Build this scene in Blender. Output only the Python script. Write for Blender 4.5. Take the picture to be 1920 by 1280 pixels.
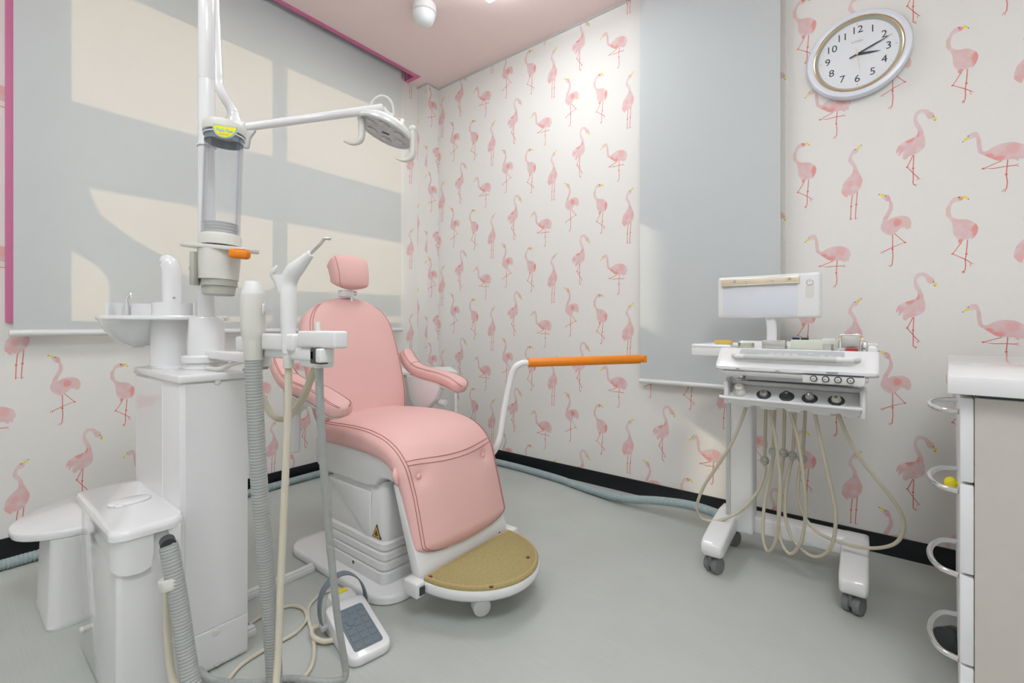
import bpy, bmesh, math, random
from mathutils import Vector, Matrix
random.seed(7)
R = math.radians
for o in list(bpy.data.objects): bpy.data.objects.remove(o)
scene = bpy.context.scene
C = scene.collection

# ------------------------------------------------------------------ camera
F = 857.0; HZ = 610.0                      # focal length and horizon row of the photograph, pixels
CX, CY, CZ = 2.669, -2.454, 0.95
cam_d = bpy.data.cameras.new('camera'); cam = bpy.data.objects.new('camera', cam_d); C.objects.link(cam)
cam.location = (CX, CY, CZ); cam.rotation_euler = (R(90), 0, math.atan2(.6193, .7851))
cam_d.sensor_width = 36; cam_d.lens = F/1920*36; cam_d.shift_y = -(640-HZ)/1920; cam_d.clip_start = .02
scene.camera = cam

# ------------------------------------------------------------------ world, sun, exposure
w = bpy.data.worlds.new('sky'); scene.world = w; w.use_nodes = True
bg = w.node_tree.nodes['Background']; bg.inputs[0].default_value = (.80, .89, 1, 1); bg.inputs[1].default_value = 1.3
SUN = Vector((.80, .12, -.45)).normalized()
sd = bpy.data.lights.new('sun', 'SUN'); sd.energy = 5.2; sd.angle = R(.6); sd.color = (1, .86, .68)
so = bpy.data.objects.new('sun', sd); C.objects.link(so); so.rotation_euler = SUN.to_track_quat('-Z', 'Y').to_euler(); so.location = (-4, -1, 4)
vs = scene.view_settings
vs.view_transform = 'Standard'; vs.look = 'None'; vs.gamma = 1; vs.use_curve_mapping = False; vs.exposure = 0.64
PANEL = 13.0                               # ceiling panels' emission

# ------------------------------------------------------------------ pixel helpers (give real points in the room)
def W(px, py, d):
    X = (px-960)/F*d
    return Vector((CX + X*.7851 - d*.6193, CY + X*.6193 + d*.7851, CZ + (HZ-py)/F*d))
def flr(px, py, z=0): return W(px, py, (CZ-z)*F/(py-HZ))
def py_(px, py, y): u = (px-960)/F; return W(px, py, (y-CY)/(u*.6193+.7851))
def px_(px, py, x): u = (px-960)/F; return W(px, py, (x-CX)/(u*.7851-.6193))

# ------------------------------------------------------------------ materials
MATS = {}
def mat(name, col, rough=.5, metal=0, noise=.04, scale=40, bump=0, bscale=200, coat=0, trans=0, ior=1.45, emit=0, alpha=1):
    m = bpy.data.materials.new(name); m.use_nodes = True; nt = m.node_tree; N = nt.nodes; L = nt.links
    p = N['Principled BSDF']
    p.inputs['Roughness'].default_value = rough; p.inputs['Metallic'].default_value = metal
    p.inputs['Coat Weight'].default_value = coat; p.inputs['Coat Roughness'].default_value = .08
    p.inputs['Transmission Weight'].default_value = trans; p.inputs['IOR'].default_value = ior
    tc = N.new('ShaderNodeTexCoord')
    nz = N.new('ShaderNodeTexNoise'); nz.inputs['Scale'].default_value = scale; nz.inputs['Detail'].default_value = 3
    L.new(tc.outputs['Object'], nz.inputs['Vector'])
    mx = N.new('ShaderNodeMix'); mx.data_type = 'RGBA'
    mx.inputs[6].default_value = (*[c*(1-noise) for c in col], 1); mx.inputs[7].default_value = (*[min(1, c*(1+noise)) for c in col], 1)
    L.new(nz.outputs['Fac'], mx.inputs[0]); L.new(mx.outputs[2], p.inputs['Base Color'])
    if bump:
        b = N.new('ShaderNodeBump'); b.inputs['Strength'].default_value = bump; b.inputs['Distance'].default_value = .002
        n2 = N.new('ShaderNodeTexNoise'); n2.inputs['Scale'].default_value = bscale; L.new(tc.outputs['Object'], n2.inputs['Vector'])
        L.new(n2.outputs['Fac'], b.inputs['Height']); L.new(b.outputs['Normal'], p.inputs['Normal'])
    if emit:
        p.inputs['Emission Color'].default_value = (*col, 1); p.inputs['Emission Strength'].default_value = emit
    MATS[name] = m; return m
WALL = mat('wallpaper', (.87, .848, .808), .75, bump=.10, bscale=700, noise=.012)
PLAIN = mat('plain_wall', (.86, .85, .83), .8)
CEIL = mat('pink_ceiling', (.95, .765, .735), .85, bump=.1, bscale=300, noise=.02)
WHITE = mat('white_gloss', (.84, .84, .84), .16, coat=.5, noise=.01)
WMIR = mat('white_mirror_gloss', (.82, .82, .82), .08, coat=.6, noise=.005)
WSAT = mat('white_satin', (.82, .82, .81), .35, noise=.015)
IVORY = mat('ivory_plastic', (.74, .73, .67), .35, noise=.02)
LGREY = mat('light_grey_plastic', (.60, .61, .59), .35, noise=.02)
MGREY = mat('mid_grey_plastic', (.36, .37, .35), .35, noise=.02)
KEYG = mat('pedal_grey', (.17, .21, .24), .45, noise=.03)
DGREY = mat('dark_grey_rubber', (.05, .055, .06), .5)
CASTER = mat('caster_grey', (.20, .21, .21), .4, noise=.05)
BLACK = mat('black_base', (.007, .009, .012), .45, noise=.1)
PINK = mat('pink_leather', (.86, .52, .485), .48, bump=.22, bscale=900, noise=.025, scale=8)
STITCH = mat('stitch', (.36, .13, .12), .8)
PTRIM = mat('pink_trim', (.72, .20, .38), .45)
MAGENTA = mat('magenta_paint', (.55, .05, .17), .5)
ORANGE = mat('orange_plastic', (.92, .27, .012), .4, noise=.03)
HOSEB = mat('beige_hose', (.58, .53, .40), .4, noise=.03)
HOSEC = mat('cream_hose', (.72, .66, .53), .4, noise=.03)
HOSEG = mat('grey_hose', (.42, .435, .42), .45, noise=.04)
DUCTG = mat('duct_grey', (.36, .44, .45), .5, noise=.04)
CHROME = mat('chrome', (.82, .83, .84), .12, metal=1, noise=.01)
STEEL = mat('steel', (.62, .61, .58), .28, metal=1, noise=.04)
BRASS = mat('brass', (.65, .45, .2), .3, metal=1)
YEL = mat('yellow', (.93, .82, .02), .5, noise=.02)
BLUE = mat('label_blue', (.22, .55, .80), .5)
INK = mat('ink', (.05, .055, .07), .6)
INKG = mat('ink_grey', (.30, .31, .33), .6)
REDP = mat('red_plastic', (.45, .01, .015), .2, coat=.5)
GREEN = mat('green_pen', (.02, .09, .03), .4)
NAVY = mat('navy_pen', (.01, .02, .10), .4)
PANELG = mat('panel_grey', (.50, .52, .54), .4)
GOLD = mat('gold', (.80, .58, .33), .25, metal=1)
GREYG = mat('olive_rim', (.47, .47, .41), .35)
CABB = mat('cabinet_beige', (.60, .56, .51), .6, noise=.02)
CABW = mat('cabinet_white', (.82, .82, .83), .4, noise=.01)
SIDEB = mat('sidebox_beige', (.58, .57, .53), .5)
CREAM = mat('cream_metal', (.78, .70, .54), .3, metal=.4)
LENS = mat('lamp_lens', (.50, .53, .56), .12, noise=.25, scale=28)
CLOCKF = mat('clock_face', (.84, .86, .89), .5, noise=.01)
RIM = mat('clock_rim', (.80, .83, .90), .25, coat=.4, noise=.01)
FRAMEW = mat('window_frame_white', (.75, .75, .75), .4)
CONC = mat('concrete', (.3, .3, .3), .8)
VIEW = mat('film_view_screen', (.745, .775, .83), .25, noise=.01)
FROST = mat('frosted_white', (.86, .87, .87), .3, noise=.01)

def floor_mat():
    m = mat('vinyl_floor', (.52, .545, .51), .42, noise=.05, scale=6, bump=.04, bscale=260)
    nt = m.node_tree; N = nt.nodes; L = nt.links
    p = N['Principled BSDF']; old = p.inputs['Base Color'].links[0].from_socket
    tc = N['Texture Coordinate']; mp = N.new('ShaderNodeMapping'); mp.inputs['Scale'].default_value = (1.2, 55, 1)
    L.new(tc.outputs['Object'], mp.inputs[0])
    n = N.new('ShaderNodeTexNoise'); n.inputs['Scale'].default_value = 5; n.inputs['Detail'].default_value = 4; L.new(mp.outputs[0], n.inputs['Vector'])
    rp = N.new('ShaderNodeValToRGB'); rp.color_ramp.elements[0].position = .40; rp.color_ramp.elements[0].color = (.975, .975, .975, 1)
    rp.color_ramp.elements[1].position = .66; rp.color_ramp.elements[1].color = (1.02, 1.02, 1.02, 1); L.new(n.outputs['Fac'], rp.inputs[0])
    mx = N.new('ShaderNodeMix'); mx.data_type = 'RGBA'; mx.blend_type = 'MULTIPLY'; mx.inputs[0].default_value = 1
    L.new(old, mx.inputs[6]); L.new(rp.outputs[0], mx.inputs[7]); L.new(mx.outputs[2], p.inputs['Base Color'])
    return m
FLOOR = floor_mat()
def foot_mat():
    m = mat('footrest_mat', (.40, .325, .14), .75, noise=.35, scale=260, bump=.4, bscale=500); return m
FOOT = foot_mat()
def blind_mat(name, tcol):
    m = bpy.data.materials.new(name); m.use_nodes = True; N = m.node_tree.nodes; L = m.node_tree.links
    for n in list(N): N.remove(n)
    out = N.new('ShaderNodeOutputMaterial'); ad = N.new('ShaderNodeAddShader')
    df = N.new('ShaderNodeBsdfDiffuse'); tr = N.new('ShaderNodeBsdfTranslucent'); tr.inputs[0].default_value = tcol
    tc = N.new('ShaderNodeTexCoord'); mp = N.new('ShaderNodeMapping'); mp.inputs['Scale'].default_value = (300, 300, 900)
    nz = N.new('ShaderNodeTexNoise'); nz.inputs['Scale'].default_value = 1; mx = N.new('ShaderNodeMix'); mx.data_type = 'RGBA'
    mx.inputs[6].default_value = (.525, .566, .582, 1); mx.inputs[7].default_value = (.58, .622, .638, 1)
    L.new(tc.outputs['Object'], mp.inputs[0]); L.new(mp.outputs[0], nz.inputs['Vector']); L.new(nz.outputs['Fac'], mx.inputs[0]); L.new(mx.outputs[2], df.inputs[0])
    L.new(df.outputs[0], ad.inputs[0]); L.new(tr.outputs[0], ad.inputs[1]); L.new(ad.outputs[0], out.inputs[0]); return m
BLIND = blind_mat('blind_fabric', (.255, .222, .182, 1))
def glass_mat(name, tint, gloss=.08):
    m = bpy.data.materials.new(name); m.use_nodes = True; N = m.node_tree.nodes; L = m.node_tree.links
    for n in list(N): N.remove(n)
    out = N.new('ShaderNodeOutputMaterial'); mx = N.new('ShaderNodeMixShader')
    t = N.new('ShaderNodeBsdfTransparent'); t.inputs[0].default_value = (*tint, 1)
    g = N.new('ShaderNodeBsdfGlossy'); g.inputs['Roughness'].default_value = .05
    lw = N.new('ShaderNodeLayerWeight'); lw.inputs[0].default_value = .25
    mr = N.new('ShaderNodeMapRange'); mr.inputs[3].default_value = gloss*.4; mr.inputs[4].default_value = min(1, gloss*5); L.new(lw.outputs['Fresnel'], mr.inputs[0]); L.new(mr.outputs[0], mx.inputs[0])
    L.new(t.outputs[0], mx.inputs[1]); L.new(g.outputs[0], mx.inputs[2]); L.new(mx.outputs[0], out.inputs[0]); return m
GLASS = glass_mat('window_glass', (.95, .97, .97))
ACRYL = glass_mat('clear_acrylic', (.985, .988, .995), .07)
DISH = glass_mat('clear_dish', (.90, .91, .86), .12)
YDISH = glass_mat('yellow_dish', (.95, .75, .25), .10)
BOWLM = mat('milky_bowl', (.80, .80, .80), .12, coat=.6, noise=.01)

# ------------------------------------------------------------------ mesh helpers
ORG = {}
def finish(me, smooth=True, ang=38):
    if smooth:
        for p in me.polygons: p.use_smooth = True
        me.set_sharp_from_angle(angle=R(ang))
def obj(name, bm, m, parent=None, local=False, smooth=True, ang=38, label=None):
    if parent is not None and not local:
        bmesh.ops.translate(bm, verts=bm.verts, vec=-ORG[parent])
    me = bpy.data.meshes.new(name); bm.normal_update(); bm.to_mesh(me); bm.free()
    for mm in (m if isinstance(m, (list, tuple)) else [m]): me.materials.append(mm)
    finish(me, smooth, ang)
    o = bpy.data.objects.new(name, me); C.objects.link(o)
    if parent is not None: o.parent = parent; ORG[o] = ORG[parent]
    else: ORG[o] = Vector((0, 0, 0))
    if label: o['label'] = label
    return o
def thing(name, label, cat, loc=(0, 0, 0), rotz=0, group=None):
    o = bpy.data.objects.new(name, None); C.objects.link(o); o.location = loc; o.rotation_euler = (0, 0, rotz); o.empty_display_size = .05
    o['label'] = label; o['category'] = cat; ORG[o] = Vector(loc)
    if group: o['group'] = group
    return o
def tag(o, label, cat, group=None):
    o['label'] = label; o['category'] = cat
    if group: o['group'] = group
    return o
def struct(name, bm, m, smooth=False, parent=None, **k):
    o = obj(name, bm, m, parent, smooth=smooth, **k)
    if parent is None: o['kind'] = 'structure'
    return o
def NB(): return bmesh.new()
def frame(axis, up=None):
    z = Vector(axis).normalized(); u = Vector(up) if up is not None else (Vector((0, 0, 1)) if abs(z.z) < .9 else Vector((1, 0, 0)))
    x = u.cross(z).normalized(); y = z.cross(x); return x, y, z
def box(bm, a, b, bev=0, seg=2, M=None):
    a = Vector(a); b = Vector(b); c = (a+b)/2; s = b-a
    r = bmesh.ops.create_cube(bm, size=1); vs_ = r['verts']
    for v in vs_: v.co = Vector((v.co.x*s.x, v.co.y*s.y, v.co.z*s.z)) + c
    if bev > 0:
        es = list({e for v in vs_ for e in v.link_edges})
        r2 = bmesh.ops.bevel(bm, geom=es, offset=bev, segments=seg, affect='EDGES', profile=.5); vs_ = list({v for f in r2['faces'] for v in f.verts} | {v for v in vs_ if v.is_valid})
    if M is not None: bmesh.ops.transform(bm, matrix=M, verts=[v for v in vs_ if v.is_valid])
    return bm
def loft(bm, rings, cap=True, closed=True):
    R_ = [[bm.verts.new(p) for p in r] for r in rings]; n = len(R_[0])
    for i in range(len(R_)-1):
        for k in range(n if closed else n-1):
            k2 = (k+1) % n
            try: bm.faces.new((R_[i][k], R_[i][k2], R_[i+1][k2], R_[i+1][k]))
            except ValueError: pass
    if cap:
        bm.faces.new(list(reversed(R_[0]))); bm.faces.new(R_[-1])
    bmesh.ops.recalc_face_normals(bm, faces=bm.faces)
    return bm
def circ(c, x, y, r, n=20, ry=None):
    ry = r if ry is None else ry
    return [Vector(c) + x*(r*math.cos(2*math.pi*k/n)) + y*(ry*math.sin(2*math.pi*k/n)) for k in range(n)]
def lathe(bm, base, axis, prof, n=24, up=None, sy=1):
    x, y, z = frame(axis, up); base = Vector(base)
    return loft(bm, [circ(base+z*h, x, y, max(r, 1e-4), n, max(r, 1e-4)*sy) for r, h in prof])
def cyl(bm, p0, p1, r0, r1=None, n=20, bev=0):
    r1 = r0 if r1 is None else r1; p0 = Vector(p0); p1 = Vector(p1); L_ = (p1-p0).length
    if bev: pr = [(r0-bev, 0), (r0-bev*.3, bev*.3), (r0, bev), (r1, L_-bev), (r1-bev*.3, L_-bev*.3), (r1-bev, L_)]
    else: pr = [(r0, 0), (r1, L_)]
    return lathe(bm, p0, p1-p0, pr, n)
def cat(pts, n=8, closed=False):
    P = [Vector(p) for p in pts]; out = []; m = len(P)
    rng = range(m if closed else m-1)
    for i in rng:
        if closed: a, b, c, d = P[i-1], P[i], P[(i+1) % m], P[(i+2) % m]
        else: a = P[i-1] if i else P[0]*2-P[1]; b, c = P[i], P[i+1]; d = P[i+2] if i+2 < m else P[-1]*2-P[-2]
        for k in range(n):
            t = k/n; out.append(.5*((2*b)+(c-a)*t+(2*a-5*b+4*c-d)*t*t+(3*b-a-3*c+d)*t**3))
    if not closed: out.append(P[-1])
    return out
def resample(P, step):
    out = [P[0].copy()]; acc = 0
    for i in range(len(P)-1):
        a, b = P[i], P[i+1]; L_ = (b-a).length
        if L_ < 1e-9: continue
        t = step-acc
        while t <= L_: out.append(a.lerp(b, t/L_)); t += step
        acc = L_-(t-step)
    out.append(P[-1].copy()); return out
def tube(bm, P, r, n=12, rfun=None, cap=True):
    P = [Vector(p) for p in P]; rings = []; t = (P[1]-P[0]).normalized(); x, y, _ = frame(t)
    for i, p in enumerate(P):
        t = ((P[i+1] if i+1 < len(P) else P[i]) - (P[i-1] if i else P[i]))
        if t.length < 1e-9: continue
        t.normalize(); y = t.cross(x).normalized(); x = y.cross(t).normalized()
        rr = rfun(i) if rfun else (r[i] if isinstance(r, list) else r)
        rings.append(circ(p, x, y, rr, n))
    return loft(bm, rings, cap)
def hose(bm, pts, r, pitch=.008, depth=.08, n=14, sub=10):
    P = resample(cat(pts, sub), pitch/3)
    return tube(bm, P, r, n, rfun=lambda i: r*(1-depth*(i % 3 == 0)))
def prism(bm, pts, axis, a, b, bev=0, seg=2):
    """outline in the plane across axis ('x': (y,z), 'y': (x,z), 'z': (x,y)), from a to b"""
    def mk(p, h): return {'x': (h, p[0], p[1]), 'y': (p[0], h, p[1]), 'z': (p[0], p[1], h)}[axis]
    nb = bmesh.new()
    A = [nb.verts.new(mk(p, a)) for p in pts]; B = [nb.verts.new(mk(p, b)) for p in pts]; n = len(pts)
    nb.faces.new(A); nb.faces.new(list(reversed(B)))
    for k in range(n): nb.faces.new((A[k], B[k], B[(k+1) % n], A[(k+1) % n]))
    bmesh.ops.recalc_face_normals(nb, faces=nb.faces)
    if bev:
        capf = [f for f in nb.faces if len(f.verts) == n]
        es = {e for f in capf for e in f.edges} if n > 8 else set(nb.edges)
        bmesh.ops.bevel(nb, geom=list(es), offset=bev, segments=seg, affect='EDGES', profile=.5)
    me = bpy.data.meshes.new('tmp'); nb.to_mesh(me); nb.free(); bm.from_mesh(me); bpy.data.meshes.remove(me); return bm
def rrect(cx, cy, hx, hy, r, n=5):
    out = []
    for sx, sy, a0 in ((1, 1, 0), (-1, 1, 90), (-1, -1, 180), (1, -1, 270)):
        for k in range(n+1):
            a = R(a0+90*k/n); out.append((cx+sx*(hx-r)+r*math.cos(a), cy+sy*(hy-r)+r*math.sin(a)))
    return out
def text(body, size, m, M, parent, name='lettering', ext=.0004, bold=0, off=0.0):
    cu = bpy.data.curves.new('txt', 'FONT'); cu.body = body; cu.size = size; cu.align_x = 'CENTER'; cu.align_y = 'CENTER'; cu.extrude = ext; cu.offset = bold; cu.resolution_u = 3
    t = bpy.data.objects.new('txt', cu); C.objects.link(t)
    dg = bpy.context.evaluated_depsgraph_get(); me = bpy.data.meshes.new_from_object(t.evaluated_get(dg))
    bpy.data.objects.remove(t); bpy.data.curves.remove(cu); me.name = name
    T = M.copy(); T.translation = T.translation - ORG[parent]; me.transform(T); me.materials.clear(); me.materials.append(m)
    o = bpy.data.objects.new(name, me); C.objects.link(o); o.parent = parent; ORG[o] = ORG[parent]; return o
def basis(o, x, y, z):
    M = Matrix.Identity(4)
    for i, v in enumerate((x, y, z)): M[0][i], M[1][i], M[2][i] = v
    M.translation = o; return M

# ================================================================== ROOM
ZC = 2.80; XA = -.115; XR = 4.3; YB = -4.0; WT = .14
struct('floor', box(NB(), (XA-WT, YB-WT, -.1), (XR+WT, WT, 0)), FLOOR)
# ceiling with two blind boxes recessed along the walls
LB = (XA, .0, -2.62, -.236); RB = (1.600, 2.52, -.12, 0)
bm = NB()
def slab(x0, x1, y0, y1, z0=ZC, z1=ZC+.2): box(bm, (x0, y0, z0), (x1, y1, z1))
slab(XA-WT, 0, -.236, WT); slab(XA-WT, 0, YB-WT, -2.62); slab(XA-WT, XA, -2.62, -.236)
slab(0, RB[0], YB-WT, WT); slab(RB[0], RB[1], YB-WT, -.12); slab(RB[0], RB[1], 0, WT); slab(RB[1], XR+WT, YB-WT, WT)
box(bm, (XA-.01, -2.63, ZC+.16), (.01, -.226, ZC+.2)); box(bm, (RB[0]-.01, -.13, ZC+.16), (RB[1]+.01, .01, ZC+.2))
struct('ceiling', bm, CEIL)
def boxtrim(name, x0, x1, y0, y1, sides):
    bm = NB(); t = .030; h = .12
    for s in sides:
        if s == 'x1': box(bm, (x1-.004, y0, ZC-.004), (x1+t, y1+t, ZC)); box(bm, (x1-.004, y0, ZC), (x1, y1, ZC+h))
        if s == 'x0': box(bm, (x0-t, y0-t, ZC-.004), (x0+.004, y1, ZC)); box(bm, (x0, y0, ZC), (x0+.004, y1, ZC+h))
        if s == 'y1': box(bm, (x0, y1-.004, ZC-.004), (x1-.004, y1+t, ZC)); box(bm, (x0, y1-.004, ZC), (x1, y1, ZC+h))
        if s == 'y0': box(bm, (x0-t, y0-t, ZC-.004), (x1+t, y0+.004, ZC)); box(bm, (x0, y0, ZC), (x1, y0+.004, ZC+h))
    return struct(name, bm, [PTRIM])
boxtrim('trim_1', *LB, ['x1', 'y1']); boxtrim('trim_2', *RB, ['x0', 'y0'])
# left wall with window opening
WY0, WY1, WZ0, WZ1 = -2.13, -.30, 1.006, 2.60
bm = NB()
box(bm, (XA-WT, YB, 0), (XA, WY0, ZC)); box(bm, (XA-WT, WY1, 0), (XA, WT, ZC)); box(bm, (XA-WT, WY0, 0), (XA, WY1, WZ0)); box(bm, (XA-WT, WY0, WZ1), (XA, WY1, ZC+.16))
bmesh.ops.remove_doubles(bm, verts=bm.verts, dist=1e-5)
wall_left = struct('wall_left', bm, WALL)
wall_right = struct('wall_right', box(NB(), (XA, 0, 0), (XR+WT, WT, ZC+.16)), WALL)
PW = .114
wall_corner = struct('wall_corner', box(NB(), (XA, -PW, 0), (0, 0, ZC)), WALL)
struct('wall_back', box(NB(), (XA-WT, YB-WT, 0), (XR+WT, YB, ZC)), PLAIN)
struct('wall_front', box(NB(), (XR, YB, 0), (XR+WT, 0, ZC)), PLAIN)
BH = .081
bm = NB(); box(bm, (XA, YB, 0), (XA+.008, -PW-.008, BH)); struct('baseboard_left', bm, BLACK)
bm = NB(); box(bm, (0, -.008, 0), (XR, 0, BH)); box(bm, (XA, -PW-.008, 0), (.008, -PW, BH)); box(bm, (0, -PW, 0), (.008, -.008, BH)); struct('baseboard_right', bm, BLACK)
# thin light beading where wall and ceiling meet
bm = NB(); box(bm, (0, -.008, ZC-.010), (RB[0]-.02, 0, ZC)); box(bm, (0, -PW, ZC-.010), (.008, -.008, ZC)); box(bm, (XA, -PW-.008, ZC-.010), (.008, -PW, ZC)); struct('trim_3', bm, LGREY)
# magenta casing beside and under the window
bm = NB(); t = .03
CL = px_(18, 300, XA+.012).y
box(bm, (XA, CL-.012, .965), (XA+.02, CL+.03, ZC+.1)); 
struct('trim_4', bm, PTRIM)
# window unit
win = thing('window_1', 'white framed sliding window behind the wide grey roller blind', 'window', (XA-.10, -1.2, WZ0)); win['kind'] = 'structure'; del win['category']
fx0, fx1 = XA-.125, XA-.085
bm = NB()
for y0, y1, z0, z1 in ((WY0, WY0+.02, WZ0, WZ1), (WY1-.02, WY1, WZ0, WZ1), (WY0+.02, WY1-.02, WZ0, WZ0+.02), (WY0+.02, WY1-.02, WZ1-.02, WZ1)): box(bm, (fx0, y0, z0), (fx1, y1, z1), .002)
obj('window_frame', bm, FRAMEW, win)
obj('mullion', box(NB(), (fx0, -1.262, WZ0+.02), (fx1, -1.182, WZ1-.02), .003), FRAMEW, win)
obj('pane', box(NB(), (fx0+.015, WY0+.02, WZ0+.02), (fx0+.021, -1.262, WZ1-.02)), GLASS, win)
obj('pane', box(NB(), (fx0+.015, -1.182, WZ0+.02), (fx0+.021, WY1-.02, WZ1-.02)), GLASS, win)
# outdoors: an added, unseen board and curved cut-out shaped to cast the blind's shadow pattern
BX = -.05
o = obj('sunshade_board', box(NB(), (-.93, -3.2, 2.046), (-.87, .6, 2.386), .01), CONC); tag(o, 'wide horizontal sunshade board fixed outside the left window', 'sunshade')  # added blocker for the dark band across the blind
dark = [(100, 340), (165, 350), (190, 410), (255, 457), (305, 485), (355, 525), (467, 547), (600, 553), (750, 558), (750, 588), (207, 586), (207, 540), (203, 518), (180, 492), (120, 455), (100, 448)]
q = []
for p in dark:
    v = px_(p[0], p[1], BX); s = (-.75-BX)/SUN.x; v = v + SUN*s; q.append((v.y, v.z))
o = obj('curved_screen', prism(NB(), q, 'x', -.78, -.72), CONC, smooth=False); tag(o, 'curved dark screen standing on posts outside the left window', 'screen')  # unseen blocker, outline projected back from the shadow wanted on the blind
for i in (4, 6): obj('post', box(NB(), (-.77, q[i][0]-.02, -.12), (-.73, q[i][0]+.02, q[i][1]-.10)), CONC, o)
o = bpy.data.objects['sunshade_board']
for y_ in (-2.9, .35): obj('bracket_arm', box(NB(), (-.88, y_-.02, 2.2), (XA-WT-.001, y_+.02, 2.24)), CONC, o)
bm = NB(); bmesh.ops.create_grid(bm, x_segments=1, y_segments=1, size=1)
for v in bm.verts: v.co = Vector((XA-WT-6+v.co.x*6, v.co.y*9-1.5, -.12))
o = struct('ground', bm, CONC)

# ------------------------------------------------------------------ flamingo wallpaper print
def fl_body_mat(name, base, red, spots, pale):
    m = bpy.data.materials.new(name); m.use_nodes = True; N = m.node_tree.nodes; L = m.node_tree.links; p = N['Principled BSDF']; p.inputs['Roughness'].default_value = .75
    tc = N.new('ShaderNodeTexCoord'); nz = N.new('ShaderNodeTexNoise'); nz.inputs['Scale'].default_value = 26; nz.inputs['Detail'].default_value = 4
    L.new(tc.outputs['Object'], nz.inputs['Vector'])
    rp = N.new('ShaderNodeValToRGB'); rp.color_ramp.elements[0].position = .35; rp.color_ramp.elements[1].position = .68
    rp.color_ramp.elements[0].color = (*base, 1); rp.color_ramp.elements[1].color = (*pale, 1); L.new(nz.outputs['Fac'], rp.inputs[0]); cur = rp.outputs[0]
    for (cx, cz, rx, rz, col) in spots:
        mp = N.new('ShaderNodeMapping'); mp.vector_type = 'POINT'; mp.inputs['Location'].default_value = (-cx/rx, 0, -cz/rz); mp.inputs['Scale'].default_value = (1/rx, 0, 1/rz); L.new(tc.outputs['Object'], mp.inputs[0])
        ln = N.new('ShaderNodeVectorMath'); ln.operation = 'LENGTH'; L.new(mp.outputs[0], ln.inputs[0])
        ad = N.new('ShaderNodeMath'); ad.operation = 'MULTIPLY_ADD'; ad.inputs[1].default_value = .9; L.new(nz.outputs['Fac'], ad.inputs[0]); L.new(ln.outputs['Value'], ad.inputs[2])
        mr = N.new('ShaderNodeMapRange'); mr.interpolation_type = 'SMOOTHSTEP'; mr.inputs[1].default_value = .95; mr.inputs[2].default_value = 1.5; mr.inputs[3].default_value = .85; mr.inputs[4].default_value = 0; L.new(ad.outputs[0], mr.inputs[0])
        mx = N.new('ShaderNodeMix'); mx.data_type = 'RGBA'; L.new(mr.outputs[0], mx.inputs[0]); L.new(cur, mx.inputs[6]); mx.inputs[7].default_value = (*col, 1); cur = mx.outputs[2]
    L.new(cur, p.inputs['Base Color']); return m
LEGM = mat('flamingo_leg_print', (.80, .20, .17), .75); BEAK = mat('flamingo_beak_print', (.88, .78, .10), .75); EYE = mat('flamingo_eye_print', (.12, .08, .08), .75)
def wallxz(px, py): v = py_(px, py, 0); return (v.x, v.z)
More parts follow.
